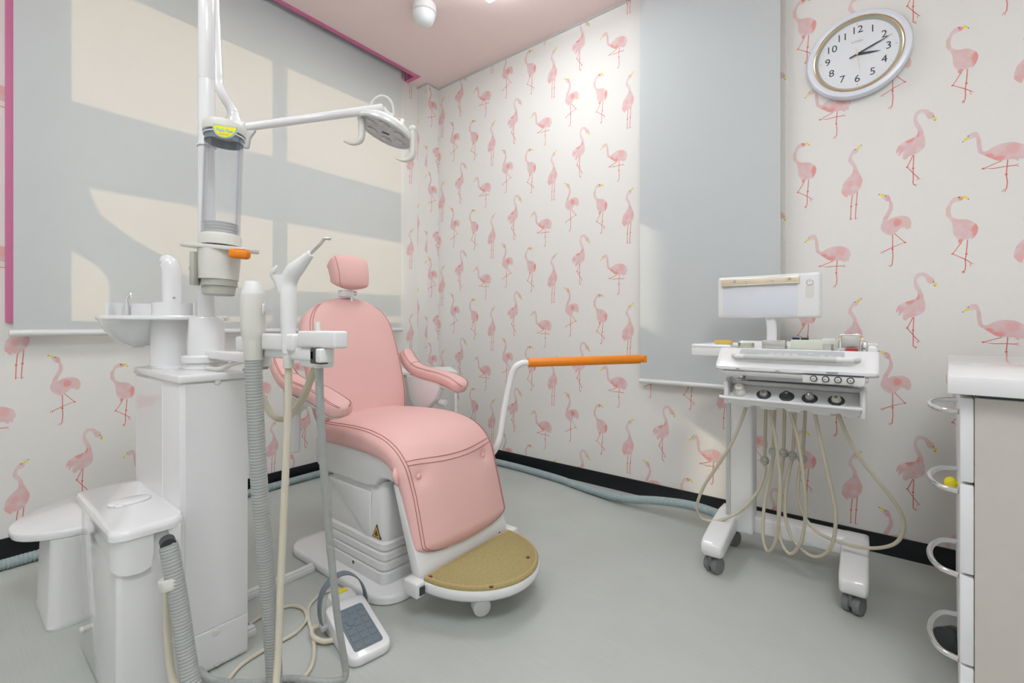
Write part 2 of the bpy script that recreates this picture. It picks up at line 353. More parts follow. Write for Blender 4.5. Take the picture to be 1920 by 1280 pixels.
FL = {
 'A': dict(s=7.108, o=(1620, 350), anc=(2.714, 1.493),
  body=[(245,140),(270,115),(310,105),(345,130),(357,175),(378,215),(388,265),(375,320),(345,375),(318,430),(312,452),(360,425),(430,398),(510,385),(580,400),(620,440),(633,495),(620,520),(630,548),(600,550),(580,575),(555,550),(520,545),(490,550),(450,590),(410,620),(350,645),(290,630),(245,600),(222,550),(228,505),(245,480),(258,420),(280,385),(310,330),(335,270),(335,215),(325,195),(290,190),(255,165)],
  beak=[(200,105),(225,97),(278,100),(268,120),(245,135),(225,120)],
  legs=[[(380,635),(382,720),(380,830),(386,920),(375,1040)],[(405,622),(545,742),(385,803),(265,862)]],
  toes=[[(375,1040),(345,1048),(320,1065)],[(370,1042),(350,1072)],[(265,862),(235,868),(218,890)],[(255,866),(250,895)]],
  knee=[(545,742),(380,832)], eye=(285,123), spots=[(445,470,65,60,'r'),(580,490,70,80,'t'),(325,150,50,60,'p')]),
 'B': dict(s=7.108, o=(1750, 355), anc=(2.934, 1.448),
  body=[(390,100),(340,92),(280,108),(230,150),(205,205),(168,250),(170,300),(168,345),(210,390),(245,440),(260,500),(262,570),(290,630),(330,672),(330,710),(370,710),(385,695),(425,660),(435,675),(460,675),(495,645),(500,660),(530,655),(575,600),(598,530),(585,475),(530,430),(470,405),(420,395),(350,400),(290,385),(250,360),(230,310),(232,250),(260,185),(310,165),(360,152),(395,130)],
  beak=[(390,92),(430,85),(460,105),(468,130),(450,125),(395,122)],
  legs=[[(455,675),(447,770),(438,860),(425,940),(430,1010),(422,1078)],[(378,700),(258,860),(425,932),(508,980)]],
  toes=[[(422,1078),(395,1090),(375,1105)],[(405,1088),(390,1120)],[(412,1085),(415,1115)],[(508,980),(535,995)],[(500,980),(488,1000),(510,1022)]],
  knee=[(257,860),(440,860)], eye=(343,108), spots=[(570,545,75,110,'r'),(360,685,50,35,'r'),(370,110,60,50,'r'),(210,300,55,100,'t')]),
 'C': dict(s=7.53, o=(1550, 260), anc=(2.615, 1.703),
  body=[(420,140),(385,150),(350,190),(320,250),(305,310),(320,350),(360,385),(372,430),(360,490),(310,545),(260,600),(230,650),(207,755),(240,800),(275,828),(298,815),(305,775),(318,805),(335,800),(350,785),(370,795),(420,760),(470,700),(495,640),(505,575),(485,530),(450,465),(430,430),(420,380),(385,330),(358,290),(365,240),(390,220),(425,205),(445,175),(440,145)],
  beak=[(420,135),(450,105),(490,92),(480,110),(460,150),(440,145)],
  legs=[[(362,790),(352,880),(345,955),(342,1060),(337,1150)],[(435,740),(425,850),(418,930),(408,1050),(403,1135)]],
  toes=[[(340,1130),(368,1122)],[(405,1140),(435,1115)]],
  knee=[(345,957),(418,930)], eye=(403,155), spots=[(480,600,75,80,'p2'),(260,780,75,60,'p2'),(330,640,60,60,'p2')]),
 'D': dict(s=7.108, o=(1660, 190), anc=(2.825, 1.815),
  body=[(655,175),(640,150),(605,142),(575,120),(545,107),(490,105),(440,120),(395,165),(378,240),(390,325),(425,365),(433,420),(405,465),(340,500),(270,530),(210,570),(165,610),(140,690),(160,690),(185,655),(172,722),(195,722),(235,670),(232,760),(260,778),(290,760),(310,735),(380,710),(440,680),(500,635),(530,580),(530,510),(512,450),(500,380),(460,310),(428,255),(425,210),(445,175),(480,150),(515,152),(545,190),(570,230),(640,232),(655,210)],
  beak=[(650,210),(680,203),(690,235),(668,270),(655,250)],
  legs=[[(380,715),(375,810),(370,895),(372,1000),(370,1105)],[(370,718),(292,876),(370,955),(440,1020)]],
  toes=[[(370,1105),(425,1108)],[(375,1105),(415,1132)],[(440,1020),(465,1035)],[(440,1025),(420,1055)]],
  knee=[(292,876),(370,893)], eye=(640,198), spots=[(320,510,85,45,'r'),(430,440,30,45,'r'),(600,190,70,50,'t'),(200,640,80,60,'p2')]),
 'E': dict(s=9.143, o=(1490, 420), anc=(2.46, 1.358),
  body=[(245,250),(250,215),(290,188),(345,180),(375,215),(405,310),(410,390),(425,465),(455,475),(500,460),(560,420),(640,390),(730,378),(800,378),(880,405),(940,440),(962,510),(958,560),(930,565),(925,630),(895,632),(880,620),(862,655),(835,650),(815,625),(760,622),(700,625),(640,632),(580,615),(510,575),(440,530),(375,490),(362,440),(352,350),(342,262),(300,270),(262,282)],
  beak=[(250,250),(240,245),(215,255),(195,285),(182,308),(205,300),(240,285),(258,265)],
  legs=[[(730,622),(722,720),(712,835),(725,950),(715,1045)],[(660,632),(430,725),(560,735),(700,720),(820,718)]],
  toes=[[(715,1045),(680,1055),(662,1085)],[(705,1048),(695,1090)],[(820,718),(870,735)],[(820,715),(862,697)]],
  knee=[(430,723),(713,838)], eye=(247,232), spots=[(600,600,120,40,'r'),(500,550,80,45,'r'),(800,460,110,80,'p2')]),
}
FCOL = {'r': (.85, .33, .29), 't': (.80, .60, .51), 'p': (.82, .47, .47), 'p2': (.84, .50, .48)}
FM = {}
def flamingo(key):
    f = FL[key]; s = f['s']; ox, oz = f['o']; ax, az = f['anc']
    def L_(p): x, z = wallxz(ox+p[0]/s, oz+p[1]/s); return Vector((x-ax, 0, z-az))
    bm = NB()
    def poly(pts, mi, dy):
        vs_ = [bm.verts.new((p.x, dy, p.z)) for p in pts]; fc = bm.faces.new(vs_); fc.material_index = mi
    def ribbon(pts, wd, mi, dy):
        P = [L_(p) for p in pts]; prev = None
        for i, p in enumerate(P):
            t = (P[min(i+1, len(P)-1)]-P[max(i-1, 0)]).normalized(); nn = Vector((-t.z, 0, t.x))*wd/2
            a = bm.verts.new((p.x+nn.x, dy, p.z+nn.z)); b = bm.verts.new((p.x-nn.x, dy, p.z-nn.z))
            if prev: fc = bm.faces.new((prev[0], a, b, prev[1])); fc.material_index = mi
            prev = (a, b)
    for l in f['legs']: ribbon(l, .0030, 1, -.0003)
    for l in f['toes']: ribbon(l, .0020, 1, -.0003)
    for k in f['knee']:
        c = L_(k); poly([c+Vector((.0045*math.cos(a*R(60)), 0, .0035*math.sin(a*R(60)))) for a in range(6)], 1, -.00035)
    pts = cat([L_(p) for p in f['body']], 2, closed=True); poly(pts, 0, -.0004)
    poly([L_(p) for p in f['beak']], 2, -.0005)
    c = L_(f['eye']); poly([c+Vector((.0022*math.cos(a*R(60)), 0, .0022*math.sin(a*R(60)))) for a in range(6)], 3, -.0006)
    b0 = L_(f['beak'][4 if key in 'D' else (3 if key == 'B' else (4 if key == 'E' else (2 if key == 'C' else 0)))]); poly([b0+Vector((.0022*math.cos(a*R(60)), 0, .002*math.sin(a*R(60)))) for a in range(6)], 3, -.0006)
    bm.normal_update(); bmesh.ops.triangulate(bm, faces=[fc for fc in bm.faces if len(fc.verts) > 4])
    for fc in bm.faces:
        fc.normal_update()
        if fc.normal.y > 0: fc.normal_flip()
    spots = []
    for (x, z, rx, rz, c) in f['spots']:
        p = L_((x, z)); q = L_((x+rx, z+rz)); spots.append((p.x, p.z, abs(q.x-p.x), abs(q.z-p.z), FCOL[c]))
    mb = fl_body_mat('flamingo_body_print_'+key.lower(), (.80, .535, .525), (.86, .26, .23), spots, (.84, .68, .67))
    me = bpy.data.meshes.new('flamingo_print'); bm.to_mesh(me); bm.free()
    for m in (mb, LEGM, BEAK, EYE): me.materials.append(m)
    FM[key] = me
for k in FL: flamingo(k)
def stamp(key, wall, M, clips):
    """one printed flamingo; M carries print-space to world; clips: (point, normal) half spaces that are cut away (normal side)"""
    me = FM[key]
    co = [M @ v.co for v in me.vertices]
    cut = []
    for p, n in clips:
        d = [(c-p).dot(n) for c in co]
        if min(d) > 0: return
        if max(d) > 0: cut.append((p, n))
    if cut:
        bm = NB(); bm.from_mesh(me); Mi = M.inverted(); M3 = M.to_3x3().transposed()
        for p, n in cut:
            bmesh.ops.bisect_plane(bm, geom=list(bm.verts)+list(bm.edges)+list(bm.faces), plane_co=Mi @ p, plane_no=M3 @ n, clear_outer=True)
        if not bm.faces: bm.free(); return
        m2 = bpy.data.meshes.new('flamingo_print'); bm.to_mesh(m2); bm.free()
        for m in me.materials: m2.materials.append(m)
        me = m2
    o = bpy.data.objects.new('flamingo_print', me); C.objects.link(o); o.parent = wall; o.matrix_world = M
    return o
ST = .5125; ZP = .654
VX, VY, VZ = Vector((1, 0, 0)), Vector((0, 1, 0)), Vector((0, 0, 1))
for key, f in FL.items():
    for n in range(-3, 6):
        x = f['anc'][0]-n*ST
        for m in range(-4, 4):
            z = f['anc'][1] + m*ZP + (ZP/2 if n % 2 else 0) + (.005*n if n > 0 else 0)
            if x < -.3 or x > 3.9 or z < -.1 or z > 3.1: continue
            if x > 1.78 and x < 2.2 and z > .95: continue     # wholly behind the narrow blind
            stamp(key, wall_right, Matrix.Translation((x, 0, z)), [(Vector((0, 0, ZC)), VZ), (Vector((0, 0, BH)), -VZ), (Vector((0, 0, 0)), -VX)])
AY, AZ = -2.122, .816; MA = Matrix(((0, -1, 0, 0), (1, 0, 0, 0), (0, 0, 1, 0), (0, 0, 0, 1)))
for key, f in FL.items():
    dx = f['anc'][0]-FL['A']['anc'][0]; dz = f['anc'][1]-FL['A']['anc'][1]
    for n in range(-4, 7):
        y = AY+dx+n*ST
        for m in range(-3, 5):
            z = AZ+dz+m*ZP+(ZP/2 if n % 2 else 0)
            if z < -.1 or z > 3.1 or y < -3.6: continue
            base = [(Vector((0, 0, ZC)), VZ), (Vector((0, 0, BH)), -VZ)]
            if y < .1:
                if not (y > WY0-.14 and y < WY1+.02 and z > 1.05):
                    M = Matrix.Translation((XA, y, z)) @ MA; cl = base+[(Vector((0, -PW, 0)), VY)]
                    if z > .7 and y > WY1-.15: cl.append((Vector((0, WY1, 0)), -VY))
                    elif z > .7 and y < WY0+.1 and z > 1.0: cl.append((Vector((0, WY0, 0)), VY))
                    elif z > .7: cl.append((Vector((0, 0, WZ0)), VZ))
                    stamp(key, wall_left, M, cl)
            if -.4 < y < .3:
                M = Matrix.Translation((0, y-.02, z)) @ MA
                stamp(key, wall_corner, M, base+[(Vector((0, -PW, 0)), -VY), (Vector((0, 0, 0)), VY)])
            if -.6 < y < .2:                                        # the narrow return of the pilaster
                M = Matrix.Translation((y+.06, -PW, z+.2))
                stamp(key, wall_corner, M, base+[(Vector((XA, 0, 0)), -VX), (Vector((0, 0, 0)), VX)])

# ------------------------------------------------------------------ roller blinds
def beads(bm, pts, step=.0085, r=.0024):
    for p in resample([Vector(p) for p in pts], step):
        bmesh.ops.create_icosphere(bm, subdivisions=1, radius=r, matrix=Matrix.Translation(p))
b = thing('roller_blind', 'wide grey roller blind with sunlit patches on left wall', 'blind', (BX, -1.29, .92))
y0 = px_(25, 600, BX).y; y1 = px_(752, 600, BX).y; zb = .915
obj('blind_fabric', box(NB(), (BX-.0006, y0, zb+.01), (BX+.0006, y1, ZC+.10)), BLIND, b, smooth=False)
bm = NB(); cyl(bm, (BX, y0-.012, zb+.004), (BX, y1+.012, zb+.004), .014, n=16, bev=.003); obj('bottom_rail', bm, WSAT, b)
bm = NB(); cyl(bm, (BX-.02, y0-.03, ZC+.105), (BX-.02, y1+.012, ZC+.105), .022, n=16); obj('roller_tube', bm, WSAT, b)
bm = NB(); yc = y1+.028; beads(bm, [(BX+.012, yc-.006, ZC+.10), (BX+.012, yc-.006, 1.28), (BX+.012, yc+.004, 1.255), (BX+.012, yc+.016, 1.28), (BX+.012, yc+.016, ZC+.10)])
obj('bead_chain', bm, WSAT, b)
bm = NB(); box(bm, (BX+.008, yc+.000, 1.17), (BX+.016, yc+.010, 1.25), .003); obj('chain_weight', bm, FROST, b)
BY = -.05
b = thing('roller_blind', 'narrow plain grey roller blind beside the clock', 'blind', (2.0, BY, .64))
x0 = py_(1200, 600, BY).x; x1 = py_(1463, 600, BY).x
obj('blind_fabric', box(NB(), (x0, BY-.0006, .655), (x1, BY+.0006, ZC+.10)), BLIND, b, smooth=False)
bm = NB(); cyl(bm, (x0-.004, BY, .648), (x1+.006, BY, .648), .012, n=16, bev=.003); obj('bottom_rail', bm, WSAT, b)
bm = NB(); cyl(bm, (x0, BY+.02, ZC+.105), (x1+.012, BY+.02, ZC+.105), .022, n=16); obj('roller_tube', bm, WSAT, b)
bm = NB(); xc = x1+.012; beads(bm, [(xc-.012, BY-.012, ZC+.1), (xc-.012, BY-.012, 1.17), (xc, BY-.012, 1.15), (xc+.014, BY-.012, 1.17), (xc+.014, BY-.012, ZC+.1)])
obj('bead_chain', bm, WSAT, b)

# ------------------------------------------------------------------ ceiling fittings
def ceil_light(x0, y0, x1, y1, label, k=1):
    t = thing('ceiling_light', label, 'ceiling light', ((x0+x1)/2, (y0+y1)/2, ZC), group='square ceiling light panels')
    e = .012; h = .07
    obj('frame', box(NB(), (x0-e, y0-e, ZC-.014), (x1+e, y1+e, ZC), .002), WSAT, t)
    obj('diffuser', box(NB(), (x0, y0, ZC-h), (x1, y1, ZC-.014), .012, 3), mat('light_panel', (.90, .96, 1.0), .5, emit=PANEL*k, noise=0), t)
ceil_light(1.0, -1.12, 1.58, -.54, 'square white ceiling light panel between smoke detector and narrow blind', .50)
ceil_light(2.75, -2.75, 3.35, -2.15, 'square white ceiling light panel above the camera side of the room', 1.02)  # unseen panel added to even out the fill light
ceil_light(1.2, -3.2, 1.8, -2.6, 'square white ceiling light panel behind the camera over the entrance side', .55)  # unseen panel added to light the tower and left side
ceil_light(3.25, -1.75, 3.85, -1.15, 'square white ceiling light panel above the drawer cabinet', .12)  # unseen panel added to lift the right wall and cart
t = thing('smoke_detector', 'round white dome detector on the pink ceiling', 'smoke detector', (.631, -.693, ZC))
obj('base', lathe(NB(), (.631, -.693, ZC), (0, 0, -1), [(.066, 0), (.070, .006), (.070, .030), (.072, .034), (.072, .046), (.066, .050)], 36), WSAT, t)
obj('dome', lathe(NB(), (.631, -.693, ZC-.05), (0, 0, -1), [(.064, 0), (.062, .02), (.054, .042), (.038, .057), (.018, .064), (.002, .066)], 36), FROST, t)

# ================================================================== WALL CLOCK
cc = py_(1480+741/5.819, 604/5.819, -.02); RC = .181
clk = thing('wall_clock', 'round white wall clock with gold inner ring, above the instrument cart', 'clock', (cc.x, 0, cc.z))
cc = Vector((cc.x, 0, cc.z))
obj('case', lathe(NB(), cc, (0, -1, 0), [(.148, 0), (RC-.004, .002), (RC, .010), (RC, .028), (RC-.006, .038), (RC-.018, .041), (RC-.026, .038), (RC-.028, .030), (.148, .026)], 64), RIM, clk)
bm = NB(); x, y, z = frame((0, -1, 0)); loft(bm, [circ(cc+z*h, x, y, r, 64) for r, h in ((.1535, .030), (.1535, .0385), (.150, .040), (.147, .038), (.147, .028))], cap=False); obj('gold_ring', bm, GOLD, clk)
bm = NB(); loft(bm, [circ(cc+z*h, x, y, r, 64) for r, h in ((.1475, .037), (.138, .0285), (.1375, .0275))], cap=False); obj('inner_rim', bm, GREYG, clk)
obj('dial', lathe(NB(), cc, (0, -1, 0), [(.149, .022), (.149, .0275)], 64), CLOCKF, clk)
TX = basis(Vector((0, 0, 0)), VX, VZ, -VY)
fy = -.0279
for h in range(1, 13):
    a = R(90-30*h); r = .103
    M = TX.copy(); M.translation = (cc.x+r*math.cos(a), fy, cc.z+r*math.sin(a)); text(str(h), .042, INK, M, clk, 'numeral', .0002)
M = TX.copy(); M.translation = (cc.x, fy, cc.z+.055); text('CITIZEN', .0105, INKG, M, clk, 'lettering', .0002)
bm = NB()
for k in range(60):
    a = R(6*k); rr = .128; p = cc+Vector((rr*math.cos(a), fy, rr*math.sin(a)))
    if k % 15 == 0:
        L_ = .004; box(bm, (-L_, -.0002, -.0008), (L_, .0002, .0008), M=Matrix.Translation(p) @ Matrix.Rotation(-a, 4, 'Y'))
    else: cyl(bm, p, p+Vector((0, -.0003, 0)), .0014 if k % 5 == 0 else .0006, n=6)
obj('minute_marks', bm, INKG, clk)
def hand(name, tip_px, tail, wd, yy, m):
    v = py_(1480+tip_px[0]/5.819, tip_px[1]/5.819, -.03); ctr = py_(1480+741/5.819, 600/5.819, -.03); d = v-ctr; d.y = 0; L_ = d.length; d.normalize(); n = Vector((-d.z, 0, d.x))
    c = cc+Vector((0, yy, 0)); pts = [c-d*tail-n*wd*.4, c-n*wd*.5, c+d*L_*.55-n*wd*.45, c+d*L_, c+d*L_*.55+n*wd*.45, c+n*wd*.5, c-d*tail+n*wd*.4]
    obj(name, prism(NB(), [(p.x, p.z) for p in pts], 'y', yy, yy-.0012), m, clk)
hand('hour_hand', (1000, 555), .004, .009, -.0300, INK); hand('minute_hand', (1130, 375), .028, .006, -.0316, INK); hand('second_hand', (785, 840), .026, .0016, -.0332, GOLD)
bm = NB(); cyl(bm, cc+Vector((0, -.028, 0)), cc+Vector((0, -.0355, 0)), .004, n=14); obj('hub', bm, GOLD, clk)

# ================================================================== DENTAL CHAIR
YC = -1.25
ch = thing('dental_chair', 'pink leather dental treatment chair with white pedestal and footrest', 'dental chair', (1.06, YC, 0))
def endr(s, L_, r0, r1):
    f = 1
    if r0 and s < r0: f = min(f, math.sqrt(max(0.0, 1-((r0-s)/r0)**2)))
    if r1 and L_-s < r1: f = min(f, math.sqrt(max(0.0, 1-((r1-(L_-s))/r1)**2)))
    return f
class Cushion:
    def __init__(self, prof, hw, th, crown, yc, r0=.03, r1=.03, pe=5, n=60, K=56, cyc=None, w0=0, w1=0):
        P = resample(cat([Vector((a, 0, b)) for a, b in prof], 14), .002); L_ = sum((P[i+1]-P[i]).length for i in range(len(P)-1)); self.L = L_
        S = [];  i = 0
        u = [(.5-.5*math.cos(math.pi*k/n)) for k in range(n+1)]
        cum = [0]
        for i in range(len(P)-1): cum.append(cum[-1]+(P[i+1]-P[i]).length)
        self.st = []
        for k in u:
            s = k*L_; j = min(range(len(cum)), key=lambda q: abs(cum[q]-s)); a = P[max(j-4, 0)]; b = P[min(j+4, len(P)-1)]
            t = (b-a).normalized(); nn = Vector((-t.z, 0, t.x)); e = max(.06, endr(s, L_, r0, r1)); ew = endr(s, L_, w0, w1) if (w0 or w1) else 1
            t_ = th(k) if callable(th) else th; h_ = hw(k) if callable(hw) else hw
            self.st.append((P[j], nn, h_*max(ew, .12 if w0 or w1 else 1)-(1-e)*t_*.35, t_*e, crown*ew, t_))
        self.yc = yc; self.pe = pe; self.K = K; self.u = u
    def pt(self, i, a):
        c, nn, h, t, cr, t0 = self.st[i]; ca, sa = math.cos(a), math.sin(a); q = 2/self.pe
        y = h*math.copysign(abs(ca)**q, ca); hh = t/2*math.copysign(abs(sa)**(2/3.2), sa)
        f = y/h if h else 0
        return c + nn*(hh-t0/2 + (cr*(1-f*f) if sa > 0 else 0)) + Vector((0, self.yc+y, 0))
    def build(self, dimples=()):
        bm = NB(); rings = [[self.pt(i, 2*math.pi*k/self.K) for k in range(self.K)] for i in range(len(self.st))]
        for c, r, d in dimples:
            for ri, ring in enumerate(rings):
                nn = self.st[ri][1]
                for p in ring:
                    q = (p-c).length
                    if q < 4*r: p -= nn*d*math.exp(-(q/r)**2)
        return loft(bm, rings)
    def at(self, i, f, lift=.0006):
        c, nn, h, t, cr, t0 = self.st[i]; sa = (max(0, 1-abs(f)**self.pe))**.5
        hh = t/2*sa**(2/3.2)
        return c + nn*(hh-t0/2+cr*(1-f*f)+lift) + Vector((0, self.yc+f*h, 0))
    def line(self, bm, f, i0=2, i1=-2, r=.0011):
        n = len(self.st); tube(bm, [self.at(i, f) for i in range(i0, n+i1)], r, 6)
    def cross(self, bm, i, f0, f1, bow=0, r=.0011):
        pts = []
        for k in range(25):
            f = f0+(f1-f0)*k/24; ii = i+bow*math.sin(math.pi*k/24); a = int(math.floor(ii)); fr = ii-a
            pts.append(self.at(a, f).lerp(self.at(a+1, f), fr))
        tube(bm, pts, r, 6)
# seat and leg rest, one upholstered piece
prof = [(.86, .552), (.95, .558), (1.08, .566), (1.20, .567), (1.30, .553), (1.375, .520), (1.425, .468), (1.452, .40), (1.474, .33), (1.495, .255), (1.519, .172)]
seat = Cushion(prof, lambda k: .236+.014*math.sin(math.pi*min(1, k*1.3)), lambda k: .095-.030*min(1, max(0, (k-.45)*4)),   .028, YC+.012, .03, .05, pe=6, n=90, K=72, w1=.05)
ib = min(range(len(seat.st)), key=lambda i: abs(seat.st[i][0].z-.425) + (9 if seat.st[i][0].x < 1.3 else 0))
bt = [seat.at(ib, f, 0) for f in (-.745, .60)]; bn = seat.st[ib][1]
so_ = obj('seat_cushion', seat.build([(b_, .028, .016) for b_ in bt] + [(Vector((1.40, YC-.236, .47)), .022, .012), (Vector((1.435, YC-.236, .42)), .016, .010)]), PINK, ch, ang=70)
for s in (1, -1):
    for f in (.875, .915): bm = NB(); seat.line(bm, s*f, 3, -3); obj('seam_stitching', bm, STITCH, so_)
ik = min(range(len(seat.st)), key=lambda i: (seat.st[i][0]-Vector((1.418, 0, .48))).length)
for d in (0, 1.6): bm = NB(); seat.cross(bm, int(ik+d), -.87, .87, bow=1.5); obj('seam_stitching', bm, STITCH, so_)
for b_ in bt:
    bm = NB(); c = b_-bn*.011; bmesh.ops.create_uvsphere(bm, u_segments=14, v_segments=8, radius=.0105, matrix=Matrix.Translation(c) @ Matrix.Diagonal((.6, 1, 1, 1))); obj('button', bm, PINK, so_)
bm = NB(); P = [Vector((1.392, YC-.228, .462)), Vector((1.404, YC-.236, .440)), Vector((1.408, YC-.230, .415))]
tube(bm, cat(P, 6), [.006+.005*math.sin(math.pi*i/12) for i in range(13)], 12); obj('tucked_corner', bm, PINK, so_)
# backrest
bp = [(.722, 1.083), (.758, 1.02), (.795, .93), (.835, .83), (.868, .73), (.897, .63), (.918, .545)]
def bhw(k): return .238*(math.sqrt(max(0, 1-((.40-k)/.40)**3.0)) if k < .40 else 1)*(1-.10*max(0, (k-.72)/.28)**2)
back = Cushion(bp, lambda k: max(.05, bhw(max(k, .012))), .085, .022, YC, .03, .03, pe=5, n=80, K=64)
bk = obj('backrest', back.build([(Vector((.86, YC, .70)), .16, .012)]), PINK, ch, ang=70)
for f in (-.84, -.885, .90): bm = NB(); back.line(bm, f, 14, -2); obj('seam_stitching', bm, STITCH, bk)
shell = Cushion([(a-.075, b_-.02) for a, b_ in bp[1:]], lambda k: .85*max(.09, bhw(max(.1, k))), .035, .0, YC, .02, .02, n=40, K=40); obj('back_shell', shell.build(), WHITE, ch, ang=60)
# head rest
hp = [(.742, 1.283), (.775, 1.255), (.795, 1.20), (.80, 1.15), (.792, 1.108)]
hd = Cushion(hp, lambda k: .100-.016*k, .085, .010, YC, .035, .035, pe=4, n=44, K=48, w0=.035, w1=.03)
hr = obj('headrest', hd.build(), PINK, ch, ang=70)
bm = NB(); hd.line(bm, -.84, 5, -5, .0009); obj('seam_stitching', bm, STITCH, hr)
bm = NB(); box(bm, (.735, YC-.05, 1.082), (.775, YC+.012, 1.112), .006); obj('headrest_bracket', bm, WSAT, ch)
bm = NB(); cyl(bm, (.75, YC+.012, 1.05), (.757, YC+.012, 1.115), .008); cyl(bm, (.757, YC+.002, 1.10), (.757, YC+.03, 1.10), .011); obj('headrest_stem', bm, CHROME, ch)
# arm rests
def arm(yc, dx, side):
    pr = [(.765, .835), (.80, .79), (.855, .752), (.94, .735), (1.05, .723), (1.14, .703), (1.225+dx, .672)]
    a = Cushion(pr, lambda k: .040+.012*k, lambda k: .052, .006, yc, .02, .03, pe=3.2, n=60, K=40, w1=.05, w0=.03)
    o = obj('armrest', a.build(), PINK, ch, ang=70)
    for f in (.80, .70, -.80, -.70): bm = NB(); a.line(bm, f, 4, -5, .0009); obj('seam_stitching', bm, STITCH, o)
    bm = NB(); a.cross(bm, 19, -.8, .8, 0, .0009); obj('seam_stitching', bm, STITCH, o)
    low = Cushion([(x_, z_-.05) for x_, z_ in pr[2:-1]+[(1.185+dx, .688)]], .034, .018, 0, yc, .01, .01, pe=4, n=30, K=24, w1=.03); obj('armrest_base', low.build(), WHITE, o)
    return o
arm(YC-.322, .02, -1); arm(YC+.322, -.03, 1)
bm = NB(); prism(bm, [(.80, .70), (1.06, .685), (1.05, .645), (1.02, .59), (.97, .548), (.88, .52), (.83, .58)], 'y', YC+.285, YC+.325, .010, 3); obj('armrest_bracket', bm, WHITE, ch)
bm = NB(); prism(bm, [(.79, .70), (.96, .685), (.945, .64), (.87, .60), (.86, .44), (.80, .44), (.79, .60)], 'y', YC-.325, YC-.285, .010, 3); obj('armrest_bracket', bm, WHITE, ch)
bm = NB(); cyl(bm, (1.0, YC+.33, .575), (1.055, YC+.33, .575), .017, bev=.004); cyl(bm, (1.04, YC+.33, .565), (1.0, YC+.33, .60), .012); obj('arm_lock_knob', bm, WSAT, ch)
# under-seat shell
bm = NB(); prism(bm, [(.852, .485), (.845, .43), (.862, .385), (.90, .362), (1.22, .362), (1.27, .372), (1.30, .405), (1.34, .41), (1.40, .40), (1.425, .425), (1.40, .48), (1.30, .49)], 'y', YC-.222, YC+.222, .012, 3); obj('seat_shell', bm, WSAT, ch)
# pedestal with ribbed skirt
rings = []
hx, hy, cx = .195, .222, 1.128
zs = [(.034, .004), (.05, .006), (.072, .004), (.078, -.003), (.084, .003), (.106, .002), (.112, -.005), (.118, .001), (.138, 0), (.145, -.007), (.152, -.001), (.172, -.002), (.180, -.009), (.20, -.006), (.37, -.016), (.385, -.024)]
for z_, of in zs: rings.append([Vector((a, b_, z_)) for a, b_ in rrect(cx, YC, hx+of, hy+of, .03, 5)])
obj('pedestal', loft(NB(), rings), WSAT, ch, ang=30)
bm = NB(); prism(bm, [(.955, .345), (1.235, .345), (1.235, .185), (1.20, .185), (.985, .33)], 'y', YC-.222, YC-.210, .006, 2); obj('pedestal_panel', bm, WSAT, ch)
bm = NB(); prism(bm, [(1.245, .188), (1.297, .188), (1.271, .236)], 'y', YC-.2172, YC-.214); wl = obj('warning_label', bm, INK, ch, smooth=False)
bm = NB(); prism(bm, [(1.251, .1915), (1.291, .1915), (1.271, .229)], 'y', YC-.2177, YC-.2171); obj('warning_face', bm, mat('warning_orange', (.85, .45, .03), .5), wl, smooth=False)
bm = NB(); prism(bm, [(1.259, .196), (1.283, .196), (1.271, .2185)], 'y', YC-.2181, YC-.2176); obj('warning_mark', bm, INK, wl, smooth=False)
bm = NB(); prism(bm, [(1.135, .068), (1.147, .068), (1.141, .055)], 'y', YC-.2290, YC-.2255); obj('pointer_mark', bm, INK, ch, smooth=False)
bm = NB()
base_o = rrect(1.06, YC, .345, .285, .10, 8)
loft(bm, [[Vector((1.06+(a-1.06)*s, YC+(b_-YC)*s, z_)) for a, b_ in base_o] for s, z_ in ((.985, 0), (1, .006), (1, .022), (.992, .030), (.975, .034))]); obj('base_plate', bm, WHITE, ch)
# leg rest board
bm = NB(); prism(bm, [(1.375, .405), (1.41, .405), (1.512, .155), (1.520, .118), (1.500, .108), (1.478, .125)], 'y', YC-.226, YC+.226, .006, 2); obj('legrest_board', bm, WSAT, ch)
# footrest
def dshape(x0, rx, ry, n=28, inset=0): return [(x0+inset, YC-ry+inset)] + [(x0+inset*0+(rx-inset)*math.cos(a), YC+(ry-inset)*math.sin(a)) for a in [R(-86+172*k/n) for k in range(n+1)]] + [(x0+inset, YC+ry-inset)]
fr_o = dshape(1.515, .275, .232)
rings = []
for s, z_ in ((.90, .085), (.96, .090), (.99, .100), (1, .112), (.995, .122), (.985, .126)): rings.append([Vector((1.515+(a-1.515)*s, YC+(b_-YC)*s, z_)) for a, b_ in fr_o])
fr = obj('footrest', loft(NB(), rings), WHITE, ch)
mt_o = [(1.530+(a-1.515)*.925, YC+(b_-YC)*.955) for a, b_ in fr_o]
bm = NB(); loft(bm, [[Vector((1.54+(a-1.54)*s, YC+(b_-YC)*s, z_)) for a, b_ in mt_o] for s, z_ in ((1, .126), (1, .133), (.988, .136))]); obj('foot_mat', bm, FOOT, fr, ang=60)
bm = NB(); rim = [Vector((1.54+(a-1.54)*.965, YC+(b_-YC)*.965, .136)) for a, b_ in mt_o]; tube(bm, rim+[rim[0]], .0035, 8); obj('mat_edging', bm, mat('mat_edge', (.52, .38, .18), .6), fr)
SCREW = mat('brown_screw', (.16, .05, .02), .5)
for px, py in ((935, 997), (990, 1045), (921, 1099), (807, 1081)):
    p = flr(px, py, .136); bm = NB(); cyl(bm, p+Vector((0, 0, -.002)), p+Vector((0, 0, .002)), .007, n=14, bev=.001); obj('mat_screw', bm, SCREW, fr)
bm = NB(); box(bm, (1.478, YC-.262, .086), (1.545, YC-.226, .134), .006, 3); hb = obj('footrest_hinge', bm, WSAT, ch)
